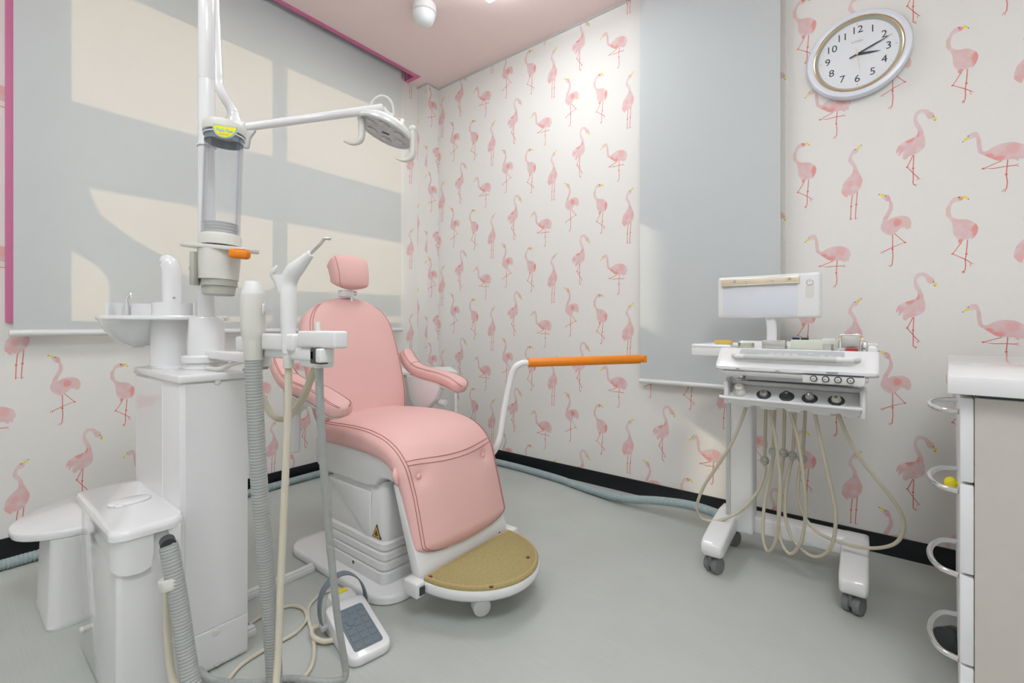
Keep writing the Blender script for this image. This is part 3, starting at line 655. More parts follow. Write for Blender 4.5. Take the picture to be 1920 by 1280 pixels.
bm = NB(); box(bm, (1.5445, YC-.252, .096), (1.550, YC-.232, .122), .001); obj('hinge_slot', bm, DGREY, hb)
obj('footrest_hinge', box(NB(), (1.478, YC+.226, .086), (1.545, YC+.262, .134), .006, 3), WSAT, ch)
def wheel(bm, c, axis, r, w_): cyl(bm, Vector(c)-Vector(axis)*w_/2, Vector(c)+Vector(axis)*w_/2, r, n=24, bev=.004)
for dy in (-.085, .085):
    bm = NB(); c = Vector((1.655, YC+dy, .030)); ax = Vector((.85, -.52, 0)).normalized(); wheel(bm, c-ax*.012, ax, .030, .014); wheel(bm, c+ax*.012, ax, .030, .014); cyl(bm, c+Vector((0, 0, .005)), c+Vector((0, 0, .06)), .009); obj('caster', bm, WSAT, fr)
# swing-out assist bar with orange grip
ab = [Vector((1.30, YC+.20, .37)), Vector((1.37, YC+.255, .38)), W(934, 830, 1.93), W(946, 765, 1.94), W(957, 712, 1.95), W(965, 690, 1.95), W(978, 681, 1.955), W(994, 680, 1.96)]
bm = NB(); tube(bm, cat(ab, 8), .0135, 16); o1 = obj('assist_bar', bm, WHITE, ch)
g0, g1 = W(990, 679.5, 1.958), W(1200, 673, 2.05); bm = NB(); cyl(bm, g0, g1, .0195, .0200, n=24, bev=.002); og = obj('bar_grip', bm, ORANGE, o1)
bm = NB(); dd = (g1-g0).normalized(); cyl(bm, g1, g1+dd*.012, .014, n=18); x, y, z = frame(dd); box(bm, (-.015, -.015, 0), (.015, .015, .014), .002, M=basis(g1+dd*.012, x, y, z)); obj('grip_tip', bm, ORANGE, o1)

# ================================================================== SPITTOON UNIT (tower, bowl, side box, assistant arm)
un = thing('spittoon_unit', 'white dental spittoon tower with rinsing bowl and hose arm', 'dental unit', (1.04, -1.97, 0))
TX0, TX1, TY0, TY1 = .829, 1.243, -2.053, -1.885; TZ = .797
bm = NB(); box(bm, (TX0, TY0, .004), (TX1, TY1, TZ), .004, 2); tw = obj('tower_body', bm, WHITE, un)
bm = NB(); box(bm, (TX0+.005, TY0-.002, .02), (1.105, TY0+.006, TZ-.004), .0012, 1); obj('side_panel', bm, WMIR, tw)
bm = NB(); box(bm, (TX1-.004, TY0+.005, .012), (TX1+.0025, TY1-.002, .115), .0012, 1); obj('kick_panel', bm, WHITE, tw)
bm = NB(); box(bm, (TX1-.004, TY0+.012, .119), (TX1+.0015, TY1-.002, TZ-.004), .0006, 1); obj('front_panel', bm, WHITE, tw)
for px, py in ((405, 1185), (407, 1243), (408, 716)):
    p = px_(px, py, TX1+.002); bm = NB(); lathe(bm, p, (1, 0, 0), [(.0085, 0), (.0085, .0015), (.007, .003), (.001, .0036)], 18); obj('screw_cap', bm, IVORY, tw)
bm = NB(); box(bm, (TX0-.004, TY0-.006, TZ), (TX1+.008, TY1+.006, TZ+.022), .006, 3); box(bm, (TX0+.02, TY0+.02, TZ+.02), (1.02, TY1-.02, TZ+.026), .004); lid = obj('tower_lid', bm, WHITE, un)
# column and bowl
cb = Vector((.885, -1.969, 0)); rt = Vector((.7851, .6193, 0)); fw = Vector((-.6193, .7851, 0))
def ov(c, a, b_, z_, n=40): return [c + rt*(a*math.cos(2*math.pi*k/n)) + fw*(b_*math.sin(2*math.pi*k/n)) + Vector((0, 0, z_)) for k in range(n)]
obj('bowl_column', loft(NB(), [ov(cb, .061, .061, z_) for z_ in (.823, .97)]), WHITE, un)
obj('column_gasket', loft(NB(), [ov(cb, .058, .058, z_) for z_ in (.816, .8235)]), DGREY, un)
pc = cb - rt*.03
rings = [ov(pc+rt*(0.0), .199*s, .115*s, z_, 56) for s, z_ in ((.965, .966), (1, .970), (1, .976), (.97, .981))]
obj('bowl_rim', loft(NB(), rings), WHITE, un)
bc = cb - rt*.115
prf = [(.012, -.092), (.035, -.084), (.062, -.064), (.084, -.036), (.096, -.012), (.099, 0)]
bm = NB(); loft(bm, [ov(bc, r, r*.98, .970+h, 40) for r, h in prf]); obj('rinsing_bowl', bm, BOWLM, un)
bm = NB(); pts = []
def fence(c, a, b_, h0, h1, a0, a1, t=.006, n=24):
    o_ = [c + rt*(a*math.cos(R(a0+(a1-a0)*k/n))) + fw*(b_*math.sin(R(a0+(a1-a0)*k/n))) for k in range(n+1)]; i_ = [c + (p-c)*(1-t/a) for p in o_]
    ring = o_+list(reversed(i_)); loft(bm, [[p+Vector((0, 0, h0)) for p in ring], [p+Vector((0, 0, h1)) for p in ring]])
fence(cb-rt*.05, .150, .095, .980, 1.024, -20, 200); obj('splash_guard', bm, WHITE, un, ang=50)
bm = NB(); loft(bm, [ov(cb+rt*.005, .064, .055, z_) for z_ in (.978, 1.018, 1.023)]); obj('spout_base', bm, WHITE, un)
bm = NB(); s0 = W(319, 572, 1.50); sp = [s0+Vector((0, 0, h))+rt*x_ for x_, h in ((0.006, -.02), (.006, .05), (.004, .10), (.001, .125), (-.008, .142), (-.022, .148))]
tube(bm, cat(sp, 8), [.027, ]*30+[.026-.0009*i for i in range(11)], 20); obj('cup_filler_spout', bm, WHITE, un)
bm = NB(); p = W(326, 558, 1.475); lathe(bm, p, -fw, [(.003, -.004), (.003, .002)], 10); obj('sensor_eye', bm, MGREY, un)
bm = NB(); n0 = W(238, 590, 1.50); cyl(bm, n0, n0+Vector((0, 0, .028)), .0125, n=16); cyl(bm, n0+Vector((0, 0, .028)), n0+Vector((0, 0, .038)), .008, .007, n=14)
tube(bm, cat([n0+Vector((0, 0, .036)), n0+Vector((0, 0, .055)), n0+Vector((0, 0, .068))+rt*.006, n0+Vector((0, 0, .068))+rt*.012, n0+Vector((0, 0, .052))+rt*.016], 6), .0055, 10); obj('rinse_nozzle', bm, CHROME, un)
# collar that carries the pole and the assistant arm
pb = Vector((1.079, -1.938, 0))
obj('pole_collar', lathe(NB(), pb+Vector((0, 0, .819)), VZ, [(.058, 0), (.060, .004), (.056, .020), (.064, .022), (.066, .038), (.062, .042), (.048, .044), (.049, .07), (.0475, .11), (.045, .15), (.041, .156), (.024, .157)], 40), WHITE, un)
bm = NB(); arm0 = pb+Vector((.02, 0, .866)); box(bm, (pb.x+.0, -1.955, .852), (1.46, -1.915, .878), .006, 3); ar = obj('assistant_arm', bm, WHITE, un)
p = Vector((1.44, -1.935, .845)); bm = NB(); cyl(bm, p, p+Vector((0, 0, .05)), .026, n=24, bev=.004); box(bm, (1.42, -1.95, .872), (1.735, -1.925, .900), .006, 3); obj('arm_link', bm, WSAT, un)
# holder blocks with rounded corners
def hblock(px0, px1, py0, py1, d0, d1, name='holder_block', th=.034):
    a = W(px0, (py0+py1)/2, d0); b_ = W(px1, (py0+py1)/2, d1); dirv = (b_-a); dirv.z = 0; L_ = dirv.length; dirv.normalize(); nn = VZ.cross(dirv)
    h = (py1-py0)/F*(d0+d1)/2; bm = NB(); box(bm, (0, 0, -h/2), (L_, th, h/2), .006, 3, M=basis(a, dirv, nn, VZ)); return obj(name, bm, WHITE, un)
hblock(489, 548, 624, 656, 1.10, 1.02); hblock(556, 627, 619, 651, 1.01, .93); hblock(440, 458, 630, 658, 1.16, 1.13)
bm = NB(); box(bm, (1.66, -1.945, .858), (1.74, -1.905, .905), .006, 3); bk_ = obj('holder_end', bm, WSAT, un)
bm = NB(); box(bm, (1.715, -1.95, .868), (1.758, -1.93, .902), .003); obj('valve_switch', bm, DGREY, un)
bm = NB(); box(bm, (1.752, -1.958, .872), (1.772, -1.925, .902), .004, 3); obj('valve_cap', bm, WSAT, un)
bm = NB(); box(bm, (1.43, -1.945, .838), (1.455, -1.92, .852), .003); obj('arm_stop', bm, MGREY, ar)
bm = NB(); tube(bm, cat([Vector((1.70, -1.925, .862)), Vector((1.665, -1.918, .835)), Vector((1.60, -1.91, .77)), Vector((1.50, -1.90, .715)), Vector((1.40, -1.895, .72)), Vector((1.30, -1.892, .80)), Vector((1.235, -1.89, .82))], 8), .0085, 12); obj('arm_cable', bm, HOSEB, un)
bm = NB(); tube(bm, cat([W(388, 690, 1.33), W(410, 692, 1.30), W(435, 683, 1.26), W(458, 676, 1.22)], 8), .0065, 12); obj('arm_cable', bm, IVORY, un)
# side box with rounded lid and hose outlet
bx0, bx1, by0, by1 = .855, 1.272, -2.186, -2.056
bm = NB(); box(bm, (bx0, by0, .004), (bx1, by1, .442), .012, 3); sb = obj('side_box', bm, WMIR, un)
bm = NB(); loft(bm, [[Vector((cx_+(a-cx_)*s, cy_+(b_-cy_)*s, z_)) for a, b_ in rrect(cx_, cy_, hx_, hy_, .035, 6)] for cx_, cy_, hx_, hy_ in ((1.065, -2.125, .225, .075),) for s, z_ in ((1, .442), (1.0, .452), (.99, .460), (.96, .465))]); obj('box_lid', bm, WHITE, sb)
pth = [(1.085, -2.194), (1.15, -2.194), (1.20, -2.194), (1.245, -2.194), (1.263, -2.191), (1.277, -2.182), (1.284, -2.168), (1.285, -2.15), (1.285, -2.135), (1.285, -2.123), (1.285, -2.118)]
zb_ = [.402, .394, .385, .372, .366, .360, .356, .355, .356, .362, .395]
bm = NB(); rings = []
for i, (a_, b_) in enumerate(pth):
    t_ = Vector((*pth[min(i+1, len(pth)-1)], 0))-Vector((*pth[max(i-1, 0)], 0)); nn = Vector((-t_.y, t_.x, 0)).normalized()*.005; p = Vector((a_, b_, 0))
    rings.append([p+VZ*zb_[i], p+VZ*.446, p+nn+VZ*.446, p+nn+VZ*zb_[i]])
loft(bm, rings); obj('outlet_apron', bm, WHITE, sb)
bm = NB(); prism(bm, [(by1-.036, .446), (by1-.006, .446), (by1-.006, .372), (by1-.014, .380)], 'x', bx1+.008, bx1+.014, .001); obj('outlet_apron', bm, WHITE, sb)
p = W(243, 934, .475*F/(934-HZ)); bm = NB(); lathe(bm, (p.x, p.y, .4645), VZ, [(.045, 0), (.048, .004), (.044, .008), (.04, .009)], 32, sy=.62); lathe(bm, (p.x+.022, p.y-.026, .4645), VZ, [(.010, 0), (.011, .005), (.009, .008)], 18); obj('strainer_cap', bm, WHITE, sb)
bm = NB(); p = Vector((.885, by0, .075)); lathe(bm, p, -VY, [(.009, 0), (.009, .004), (.007, .007)], 16); obj('box_knob', bm, IVORY, sb)
obj('outlet_fitting', cyl(NB(), W(313, 1013, 1.10), W(316, 1022, 1.085), .016, n=16), DGREY, sb)

# ------------------------------------------------------------------ pole with operating lamp
lp = thing('operating_lamp', 'white dental operating lamp on jointed arm and tall pole', 'lamp', (pb.x, pb.y, .976))
bm = NB(); cyl(bm, pb+Vector((0, 0, .976)), pb+Vector((0, 0, 1.69)), .0225, n=28); cyl(bm, pb+Vector((0, 0, 1.694)), pb+Vector((0, 0, 2.12)), .0225, n=28, bev=.002); cyl(bm, pb+Vector((0, 0, 1.688)), pb+Vector((0, 0, 1.696)), .0215, n=28); obj('pole', bm, WHITE, lp)
j0 = W(399, -60, 1.55); j1 = W(408, 140, 1.50); j2 = W(411, 163, 1.495); j3 = W(432, 200, 1.475); j4 = W(438, 214, 1.47); j5 = W(441, 236, 1.465)
bm = NB(); tube(bm, cat([pb+Vector((0, 0, 2.11)), (pb+Vector((0, 0, 2.11))).lerp(j0, .5)+Vector((0, 0, .02)), j0], 8), .018, 16); obj('top_arm', bm, WHITE, lp)
bm = NB(); cyl(bm, j0, j1, .0155, n=20); tube(bm, cat([j1, j2, j3, j4], 6), .0155, 18); cyl(bm, j4, W(440, 226, 1.467), .0165, n=20); obj('drop_tube', bm, WHITE, lp)
bm = NB(); lathe(bm, j4, VZ, [(.0165, .0), (.019, -.010), (.026, -.025), (.028, -.045), (.022, -.055)], 24); a0 = W(462, 240, 1.46); tube(bm, cat([j5, W(452, 240, 1.46), a0], 4), .020, 16); obj('arm_joint', bm, WHITE, lp)
lc = W(727, 238, 1.70); a1 = W(717, 203, 1.68)
bm = NB(); cyl(bm, W(455, 239, 1.46), a1, .0125, .0165, n=20, bev=.003); obj('lamp_arm', bm, WHITE, lp)
bm = NB(); prism(bm, [(0, 0)]*0 or [(-.012, .012), (.03, .012), (.012, -.012), (.006, -.045), (-.010, -.045), (-.008, -.012)], 'y', -.006, .006, .003); 
bmesh.ops.transform(bm, matrix=basis(W(463, 252, 1.46), rt, fw, VZ), verts=bm.verts); obj('arm_lever', bm, LGREY, lp)
tl = R(21); u = rt*math.cos(tl)-VZ*math.sin(tl); dn = -VZ*math.cos(tl)-rt*math.sin(tl); dn = (dn - fw*.10).normalized(); u = (u-dn*u.dot(dn)).normalized(); v_ = dn.cross(u)
RL = .107
def lring(r, h, n=40): return [lc + dn*h + u*(r*math.cos(2*math.pi*k/n)) + v_*(r*math.sin(2*math.pi*k/n)) for k in range(n)]
bm = NB(); loft(bm, [lring(r, h) for r, h in ((.02, -.022), (.06, -.019), (.09, -.009), (.104, .004), (.1075, .013), (.107, .022), (.101, .026), (.099, .022))]); hd_ = obj('lamp_head', bm, WHITE, lp)
bm = NB(); loft(bm, [lring(r, h) for r, h in ((.099, .018), (.099, .0225), (.02, .0228))]); obj('lens', bm, LENS, hd_)
for k in range(6):
    c = lc+dn*.0225+u*(.062*math.cos(R(60*k+20)))+v_*(.062*math.sin(R(60*k+20))); bm = NB(); lathe(bm, c, dn, [(.020, 0), (.0205, .002), (.016, .0045), (.002, .006)], 18); obj('led_lens', bm, mat('led_reflector', (.62, .63, .64), .15, noise=.35, scale=90), hd_)
bm = NB(); box(bm, (-.014, -.0035, 0), (.014, .0035, .003), .001, M=basis(lc+dn*.0225-v_*.005, u, v_, dn)); obj('sensor_slot', bm, DGREY, hd_)
for s in (-1, 1):
    c = lc+u*(.106*s)+dn*.004-fw*(.02 if s > 0 else .045)+VZ*(.012 if s > 0 else -.012)+rt*(0 if s > 0 else .018); bm = NB(); h_ = [c+VZ*.012, c-VZ*.03, c-VZ*.075+rt*.000, c-VZ*.094-rt*.010, c-VZ*.102-rt*.034, c-VZ*.094-rt*.064]
    P = cat(h_, 6); tube(bm, P, [.0120-.0090*max(0, (i-16)/14) for i in range(len(P))], 14); bmesh.ops.create_uvsphere(bm, u_segments=14, v_segments=8, radius=.0145, matrix=Matrix.Translation(c+VZ*.012)); obj('lamp_handle', bm, IVORY, lp)
bm = NB(); box(bm, (-.010, -.012, -.052), (.012, .012, -.022), .003, M=basis(lc+u*-.005, u, v_, dn)); cyl(bm, a1, lc-dn*.032, .012, n=16); obj('swivel_bracket', bm, WHITE, hd_)
bm = NB(); box(bm, (.036, -.010, -.048), (.050, .010, -.018), .003, M=basis(lc, u, v_, dn)); obj('swivel_bracket', bm, WHITE, hd_)
bm = NB(); cyl(bm, lc+u*.022-dn*.042, lc+u*.036-dn*.042, .005, n=12); obj('pivot_bolt', bm, BRASS, hd_)
cw = [W(694, 204, 1.67), W(699, 190, 1.67), W(712, 180, 1.675), W(726, 183, 1.68), W(735, 194, 1.69), W(738, 208, 1.695), W(737, 222, 1.70)]
bm = NB(); tube(bm, cat(cw, 6), .0042, 12); obj('lamp_cable', bm, IVORY, lp)

# ------------------------------------------------------------------ cup dispenser
d0 = W(414, 445, 1.315); d1 = W(421, 250, 1.322); ax = (d1-d0).normalized()
cd = thing('cup_dispenser', 'clear tube paper cup dispenser with yellow sticker strapped to pole', 'cup dispenser', tuple(d0-ax*.12))
x, y, z = frame(ax, fw)
bm = NB(); L_ = (d1-d0).length; loft(bm, [circ(d0+ax*h, x, y, r, 40) for r, h in ((.049, 0), (.049, L_), (.046, L_), (.046, 0))], cap=False); obj('clear_tube', bm, ACRYL, cd)
for k in (0, 1):
    bm = NB(); p = d0+x*(.0485*(1 if k else -1))+y*-.008; cyl(bm, p, p+ax*L_, .0025, n=8); obj('tube_guide', bm, glass_mat('blue_tint_acrylic', (.90, .92, .985), .06), cd)
bm = NB(); loft(bm, [circ(d1+ax*h, x, y, r, 40) for r, h in ((.049, -.004), (.054, -.004), (.055, .002), (.055, .020), (.052, .024), (.030, .025))]); bmesh.ops.recalc_face_normals(bm, faces=bm.faces); obj('cap', bm, IVORY, cd)
bm = NB(); loft(bm, [circ(d0+ax*h, x, y, r, 36) for r, h in ((.0485, L_-.030), (.0485, L_-.004))], cap=False); obj('cap_skirt', bm, mat('smoked_band', (.28, .33, .38), .3), cd)
# sticker
sc = d1 - fw*.0555 + rt*.036 - VZ*.016; sx = (rt*.97-VZ*.16).normalized(); sy = (VZ*.97+rt*.16); sy = (sy-sx*sy.dot(sx)).normalized(); sz = sx.cross(sy)
def half(r, t0): return [(r*math.cos(a), t0+r*.95*math.sin(a)) for a in [R(180+180*k/20) for k in range(21)]]
for nm, r, m, h in (('sticker', .0365, WSAT, 0), ('sticker_border', .0350, BLUE, .0006), ('sticker_face', .0318, YEL, .0012)):
    bm = NB(); prism(bm, half(r, .014 if r > .032 else .012), 'z', h, h+.0008); bmesh.ops.transform(bm, matrix=basis(sc, sx, sy, sz), verts=bm.verts)
    o = obj(nm, bm, m, cd if nm == 'sticker' else stk, smooth=False)
    if nm == 'sticker': stk = o
M = basis(sc+sz*.0022-sy*.0005, sx, sy, sz); text('Push Pon', .0125, BLUE, M, stk, 'lettering', .0002, bold=.0004)
bm = NB()
for k in range(8): box(bm, (-.013+.0033*k, -.012, .002), (-.0108+.0033*k, -.0095, .0023), M=basis(sc, sx, sy, sz))
obj('small_print', bm, mat('faded_print', (.55, .42, .38), .6), stk, smooth=False)
bm = NB(); t0_ = W(410, 256, 1.33); ring = [pb+Vector((0, 0, 0))+Vector((.027*math.cos(R(a)), .027*math.sin(R(a)), t0_.z+.004)) for a in (200, 160, 120, 90)]
fr_pts = [d1-ax*.012 + (x*math.cos(R(a))+y*math.sin(R(a)))*.0515 for a in range(0, 360, 20)]
tube(bm, fr_pts+[fr_pts[0]], .0022, 8); rp = [pb+Vector((.0248*math.cos(R(a)), .0248*math.sin(R(a)), (d1-ax*.012).z)) for a in range(0, 361, 20)]; tube(bm, rp, .0022, 8); obj('cable_tie', bm, WSAT, cd)
bm = NB(); loft(bm, [circ(d0+ax*h, x, y, r, 36) for r, h in ((.052, -.025), (.0525, .0), (.050, .006), (.046, .008))]); obj('tube_socket', bm, IVORY, cd)
pz = d0-ax*.025
bm = NB(); n = 40; plate = []
for k in range(n): a = 2*math.pi*k/n; plate.append((.105*math.copysign(abs(math.cos(a))**.8, math.cos(a)), .055*math.copysign(abs(math.sin(a))**.8, math.sin(a))))
PX = (rt*.985-VZ*.09).normalized(); PN = (VZ-PX*VZ.dot(PX)); PN = (PN-fw*.05).normalized(); PY = PN.cross(PX)
prism(bm, plate, 'z', -.012, 0, .003, 2); bmesh.ops.transform(bm, matrix=basis(pz+PX*-.0, PX, PY, PN), verts=bm.verts); obj('shelf_plate', bm, IVORY, cd)
lvr = W(449, 476, 1.262); bm = NB(); box(bm, (-.029, -.010, -.0135), (.029, .012, .0135), .010, 4, M=basis(lvr, PX, PY, PN)); box(bm, (-.012, -.014, -.0125), (.028, .0, .0125), .009, 3, M=basis(lvr, PX, PY, PN)); obj('push_lever', bm, ORANGE, cd)
# body: open-fronted sleeve plus back bracket, grey cup holder inside
bm = NB(); bz = pz-ax*.012; loft(bm, [circ(bz-ax*h+PX*-.002, x, y, r, 40) for r, h in ((.054, 0), (.052, .05), (.050, .086), (.046, .086), (.046, .05))]); obj('body_sleeve', bm, IVORY, cd)
bm = NB(); box(bm, (-.056, .0, -.112), (-.044, .03, 0), .003, M=basis(bz, rt, fw, VZ)); box(bm, (-.054, -.052, -.104), (-.040, -.02, -.01), .004, M=basis(bz, rt, fw, VZ)); obj('back_bracket', bm, GREYG, cd)
bm = NB(); loft(bm, [circ(bz-ax*h, x, y, r, 40) for r, h in ((.0455, .080), (.046, .104), (.042, .105), (.040, .128), (.036, .130))]); obj('cup_holder', bm, GREYG, cd)
bm = NB(); p = W(356, 503, 1.34); cyl(bm, p, p+rt*.018, .006, n=12); obj('bracket_knob', bm, LGREY, cd)
for k in range(4):
    bm = NB(); loft(bm, [circ(d0+ax*(.010+.0085*k+h), x, y, r, 36) for r, h in ((.030, -.010), (.0425, .002), (.0436, .0035), (.0425, .0045), (.040, .0035), (.029, -.009))]); o = obj('paper_cup', bm, WSAT); 
    tag(o, ['lowest paper cup rim in the clear dispenser tube', 'second lowest paper cup rim in the clear dispenser tube', 'third lowest paper cup rim in the clear dispenser tube', 'topmost paper cup in the clear dispenser tube'][k], 'paper cup', 'paper cups stacked in the dispenser tube')

# ------------------------------------------------------------------ assistant instruments hanging in the arm
sh = thing('suction_handle', 'thick light-grey vacuum suction handle with wide ribbed grey hose', 'suction handle', tuple(W(474, 640, 1.12)))
s0 = W(475, 675, 1.115); s1 = W(474, 528, 1.115); az_ = (s1-s0).normalized(); HL = (s1-s0).length
obj('handle_body', lathe(NB(), s0, az_, [(.0195, 0), (.021, .004), (.022, .046), (.0225, .05), (.0255, .062), (.0275, .085), (.0275, .118), (.027, .150), (.0265, .156), (.0245, .165)], 32), IVORY, sh)
obj('handle_tip', lathe(NB(), s0, az_, [(.0255, .160), (.0245, .168), (.0165, .190), (.0155, .192), (.011, .191)], 32), WSAT, sh)
bm = NB(); p = W(495, 580, 1.10); box(bm, (-.004, -.006, -.014), (.004, .006, .014), .003, 3, M=basis(p, rt, fw, VZ)); obj('slide_valve', bm, CHROME, sh)
box_out = W(316, 1022, 1.085)
hp_ = [s0, W(478, 760, 1.12), W(487, 920, 1.13), W(501, 1090, 1.15), W(514, 1262, 1.165), W(505, 1315, 1.12), W(470, 1338, 1.05), W(410, 1335, 1.03), W(366, 1300, 1.05), W(350, 1230, 1.065), W(337, 1140, 1.075), W(325, 1070, 1.08), box_out]
bm = NB(); hose(bm, hp_, .0195, .0075, .06, 16); obj('ribbed_hose', bm, HOSEG, sh)
bm = NB(); q0 = W(320, 1080, 1.08); q1 = W(325, 1100, 1.08); cyl(bm, q0, q1, .026, .0255, n=20, bev=.002); obj('hose_clip', bm, IVORY, sh)
sy_ = thing('three_way_syringe', 'white air-water syringe with bent steel tip in hose arm', 'syringe', tuple(W(541, 640, 1.06)))
a = W(541, 662, 1.05); b_ = W(541, 520, 1.055); c_ = W(583, 475, 1.03)
bm = NB(); tube(bm, cat([a, W(541, 620, 1.05), W(541, 560, 1.052), W(541, 532, 1.055), W(549, 511, 1.05), W(566, 493, 1.04), c_], 6), [.0135+.0048*min(1, i/12) - (.010*max(0, (i-26)/10) if i > 26 else 0) for i in range(37)], 20); obj('syringe_body', bm, WSAT, sy_)
bm = NB(); tube(bm, cat([c_, W(600, 458, 1.02), W(607, 449, 1.02), W(612, 447, 1.02), W(620, 447.5, 1.02)], 6), .0034, 10); obj('syringe_tip', bm, STEEL, sy_)
bm = NB(); P = cat([W(526, 548, 1.05), W(520, 530, 1.05), W(511, 514, 1.045), W(515, 506, 1.04), W(521, 498, 1.04)], 6); tube(bm, P, [.003+.0035*math.sin(math.pi*i/(len(P)-1)) for i in range(len(P))], 10); prism(bm, [(-.018, 0), (.012, .0), (.012, -.012), (.0, -.045), (-.006, -.045)], 'y', -.008, .008, .003); 
o = bm; bmesh.ops.transform(bm, matrix=basis(W(530, 515, 1.05), rt, fw, VZ), verts=[v for v in bm.verts if abs(v.co.x) < .03 and abs(v.co.z) < .06]); obj('trigger', bm, WSAT, sy_)
bm = NB(); tube(bm, cat([a, W(540, 760, 1.06), W(534, 920, 1.08), W(526, 1100, 1.10), W(520, 1250, 1.10), W(505, 1330, 1.06), W(450, 1352, 1.01), W(390, 1340, 1.03), W(330, 1290, 1.09), W(315, 1200, 1.10), W(314, 1120, 1.095), W(322, 1040, 1.09), W(326, 1012, 1.10)], 8), .0082, 12); obj('syringe_hose', bm, HOSEC, sy_)
bm = NB(); cyl(bm, W(541, 690, 1.05), W(541, 655, 1.05), .0115, n=16, bev=.002); cyl(bm, W(541, 640, 1.05), W(541, 633, 1.05), .0150, n=16); obj('hose_sleeve', bm, IVORY, sy_)
se = thing('saliva_ejector', 'slim saliva ejector stub with thin ribbed grey hose', 'saliva ejector', tuple(W(597, 650, .99)))
bm = NB(); cyl(bm, W(596, 640, .985), W(596, 603, .985), .0065, .006, n=14, bev=.001); cyl(bm, W(597, 690, .985), W(597, 640, .985), .0095, n=14, bev=.002); obj('ejector_stub', bm, IVORY, se)
bm = NB(); hose(bm, [W(598, 672, .985), W(600, 760, 1.0), W(607, 880, 1.04), W(618, 1010, 1.09), W(632, 1150, 1.15), W(646, 1240, 1.195), W(648, 1262, 1.20), W(640, 1275, 1.20), W(600, 1277, 1.20), W(540, 1272, 1.212), W(470, 1280, 1.20), W(400, 1275, 1.20), W(372, 1255, 1.23)], .0088, .006, .08, 12); obj('ribbed_hose', bm, HOSEG, se)

# ------------------------------------------------------------------ low stand left of the unit
st = thing('low_stand', 'low white pedestal stand with rounded top beside the unit', 'stand', (.545, -2.17, 0))
out = [(.273, -2.06), (.30, -2.14), (.37, -2.235), (.46, -2.295), (.53, -2.305), (.60, -2.285), (.66, -2.215), (.675, -2.15), (.675, -2.03)]
bm = NB(); cc_ = Vector((.49, -2.15, 0)); loft(bm, [[cc_+(Vector((a, b_, 0))-cc_)*s+Vector((0, 0, z_)) for a, b_ in [(p.x, p.y) for p in cat([Vector((a, b_, 0)) for a, b_ in out], 4, True)]] for s, z_ in ((.95, .276), (.99, .280), (1, .288), (1, .298), (.985, .303), (.96, .305))]); obj('stand_top', bm, WHITE, st)
bm = NB(); loft(bm, [[Vector((a, b_, z_)) for a, b_ in rrect(.545, -2.16, .135+of, .075+of, .03, 5)] for z_, of in ((0, .0), (.01, .003), (.02, 0), (.278, -.008))]); obj('pedestal', bm, WSAT, st)

# ------------------------------------------------------------------ foot controller and floor cables
A0 = Vector((1.335, -1.640, 0)); A1 = Vector((1.560, -1.682, 0)); fx = (A1-A0).normalized(); fyv = VZ.cross(fx); FLn = (A1-A0).length; HWD = .062
fc = thing('foot_controller', 'white foot control pedal with grey key pad and strap handle', 'foot pedal', tuple((A0+A1)/2))
def fp(a, b_, z_): return A0+fx*a+fyv*b_+Vector((0, 0, z_))
def zt(a): return .074-.046*max(0, min(1, (a-.02)/(FLn-.02)))
rings = []
for s, dz in ((.97, -9), (1, -8), (1, 0), (.985, .004), (.95, .006)):
    rings.append([fp(a, b_, (.003 if dz == -9 else .010 if dz == -8 else zt(a)-.008+dz)) for a, b_ in [(FLn/2+(p[0]-FLn/2)*s, p[1]*s) for p in rrect(FLn/2, 0, FLn/2, HWD, .028, 6)]])
bm = NB(); loft(bm, rings); obj('pedal_body', bm, WHITE, fc, ang=45)
sl = math.atan2(.046, FLn-.02); ex = fx*math.cos(sl)-VZ*math.sin(sl); ez = VZ*math.cos(sl)+fx*math.sin(sl)
Mp = basis(fp(.046, 0, zt(.046)-.002), ex, fyv, ez); PLn = FLn-.066
bm = NB(); prism(bm, rrect(PLn/2, 0, PLn/2, .043, .008, 3), 'z', -.004, .0015); bmesh.ops.transform(bm, matrix=Mp, verts=bm.verts); kp = obj('key_pad', bm, KEYG, fc)
for i in range(6):
    for j in range(3):
        bm = NB(); cx_ = .016+i*(PLn-.032)/5; cy_ = -.027+.027*j; box(bm, (cx_-.0105, cy_-.0105, .0012), (cx_+.0105, cy_+.0105, .0027), .0012, 1, M=Mp); obj('key_tile', bm, KEYG, kp)
bm = NB(); lathe(bm, Mp @ Vector((.062, -.016, .001)), ez, [(.012, 0), (.0115, .004), (.008, .007), (.001, .008)], 18); obj('pad_button', bm, KEYG, kp)
bm = NB(); rings = [[fp(a, b_, z_) for a, b_ in rrect(-.035, .012, .05*s, .045*s, .025, 5)] for s, z_ in ((.97, .002), (1, .008), (.97, .05), (.85, .066), (.6, .070))]; loft(bm, rings); obj('rear_housing', bm, WHITE, fc, ang=45)
bm = NB(); box(bm, (-.022, -.012, 0), (.022, .012, .0006), M=basis(fp(-.052, .012, .0712), fyv, -fx, VZ)); obj('rating_label', bm, YEL, fc, smooth=False)
bm = NB(); strap = cat([fp(.028, -.072, .02), fp(.018, -.078, .07), fp(.004, -.066, .118), fp(-.004, -.030, .148), fp(-.006, .014, .150), fp(.0, .052, .120), fp(.008, .070, .075), fp(.014, .070, .03)], 6)
rings = []
for i, p in enumerate(strap):
    t = (strap[min(i+1, len(strap)-1)]-strap[max(i-1, 0)]).normalized(); nn = t.cross(fx).normalized(); wd = fx*.014
    rings.append([p-wd-nn*.0018, p+wd-nn*.0018, p+wd+nn*.0018, p-wd+nn*.0018])
loft(bm, rings); obj('strap', bm, KEYG, fc)
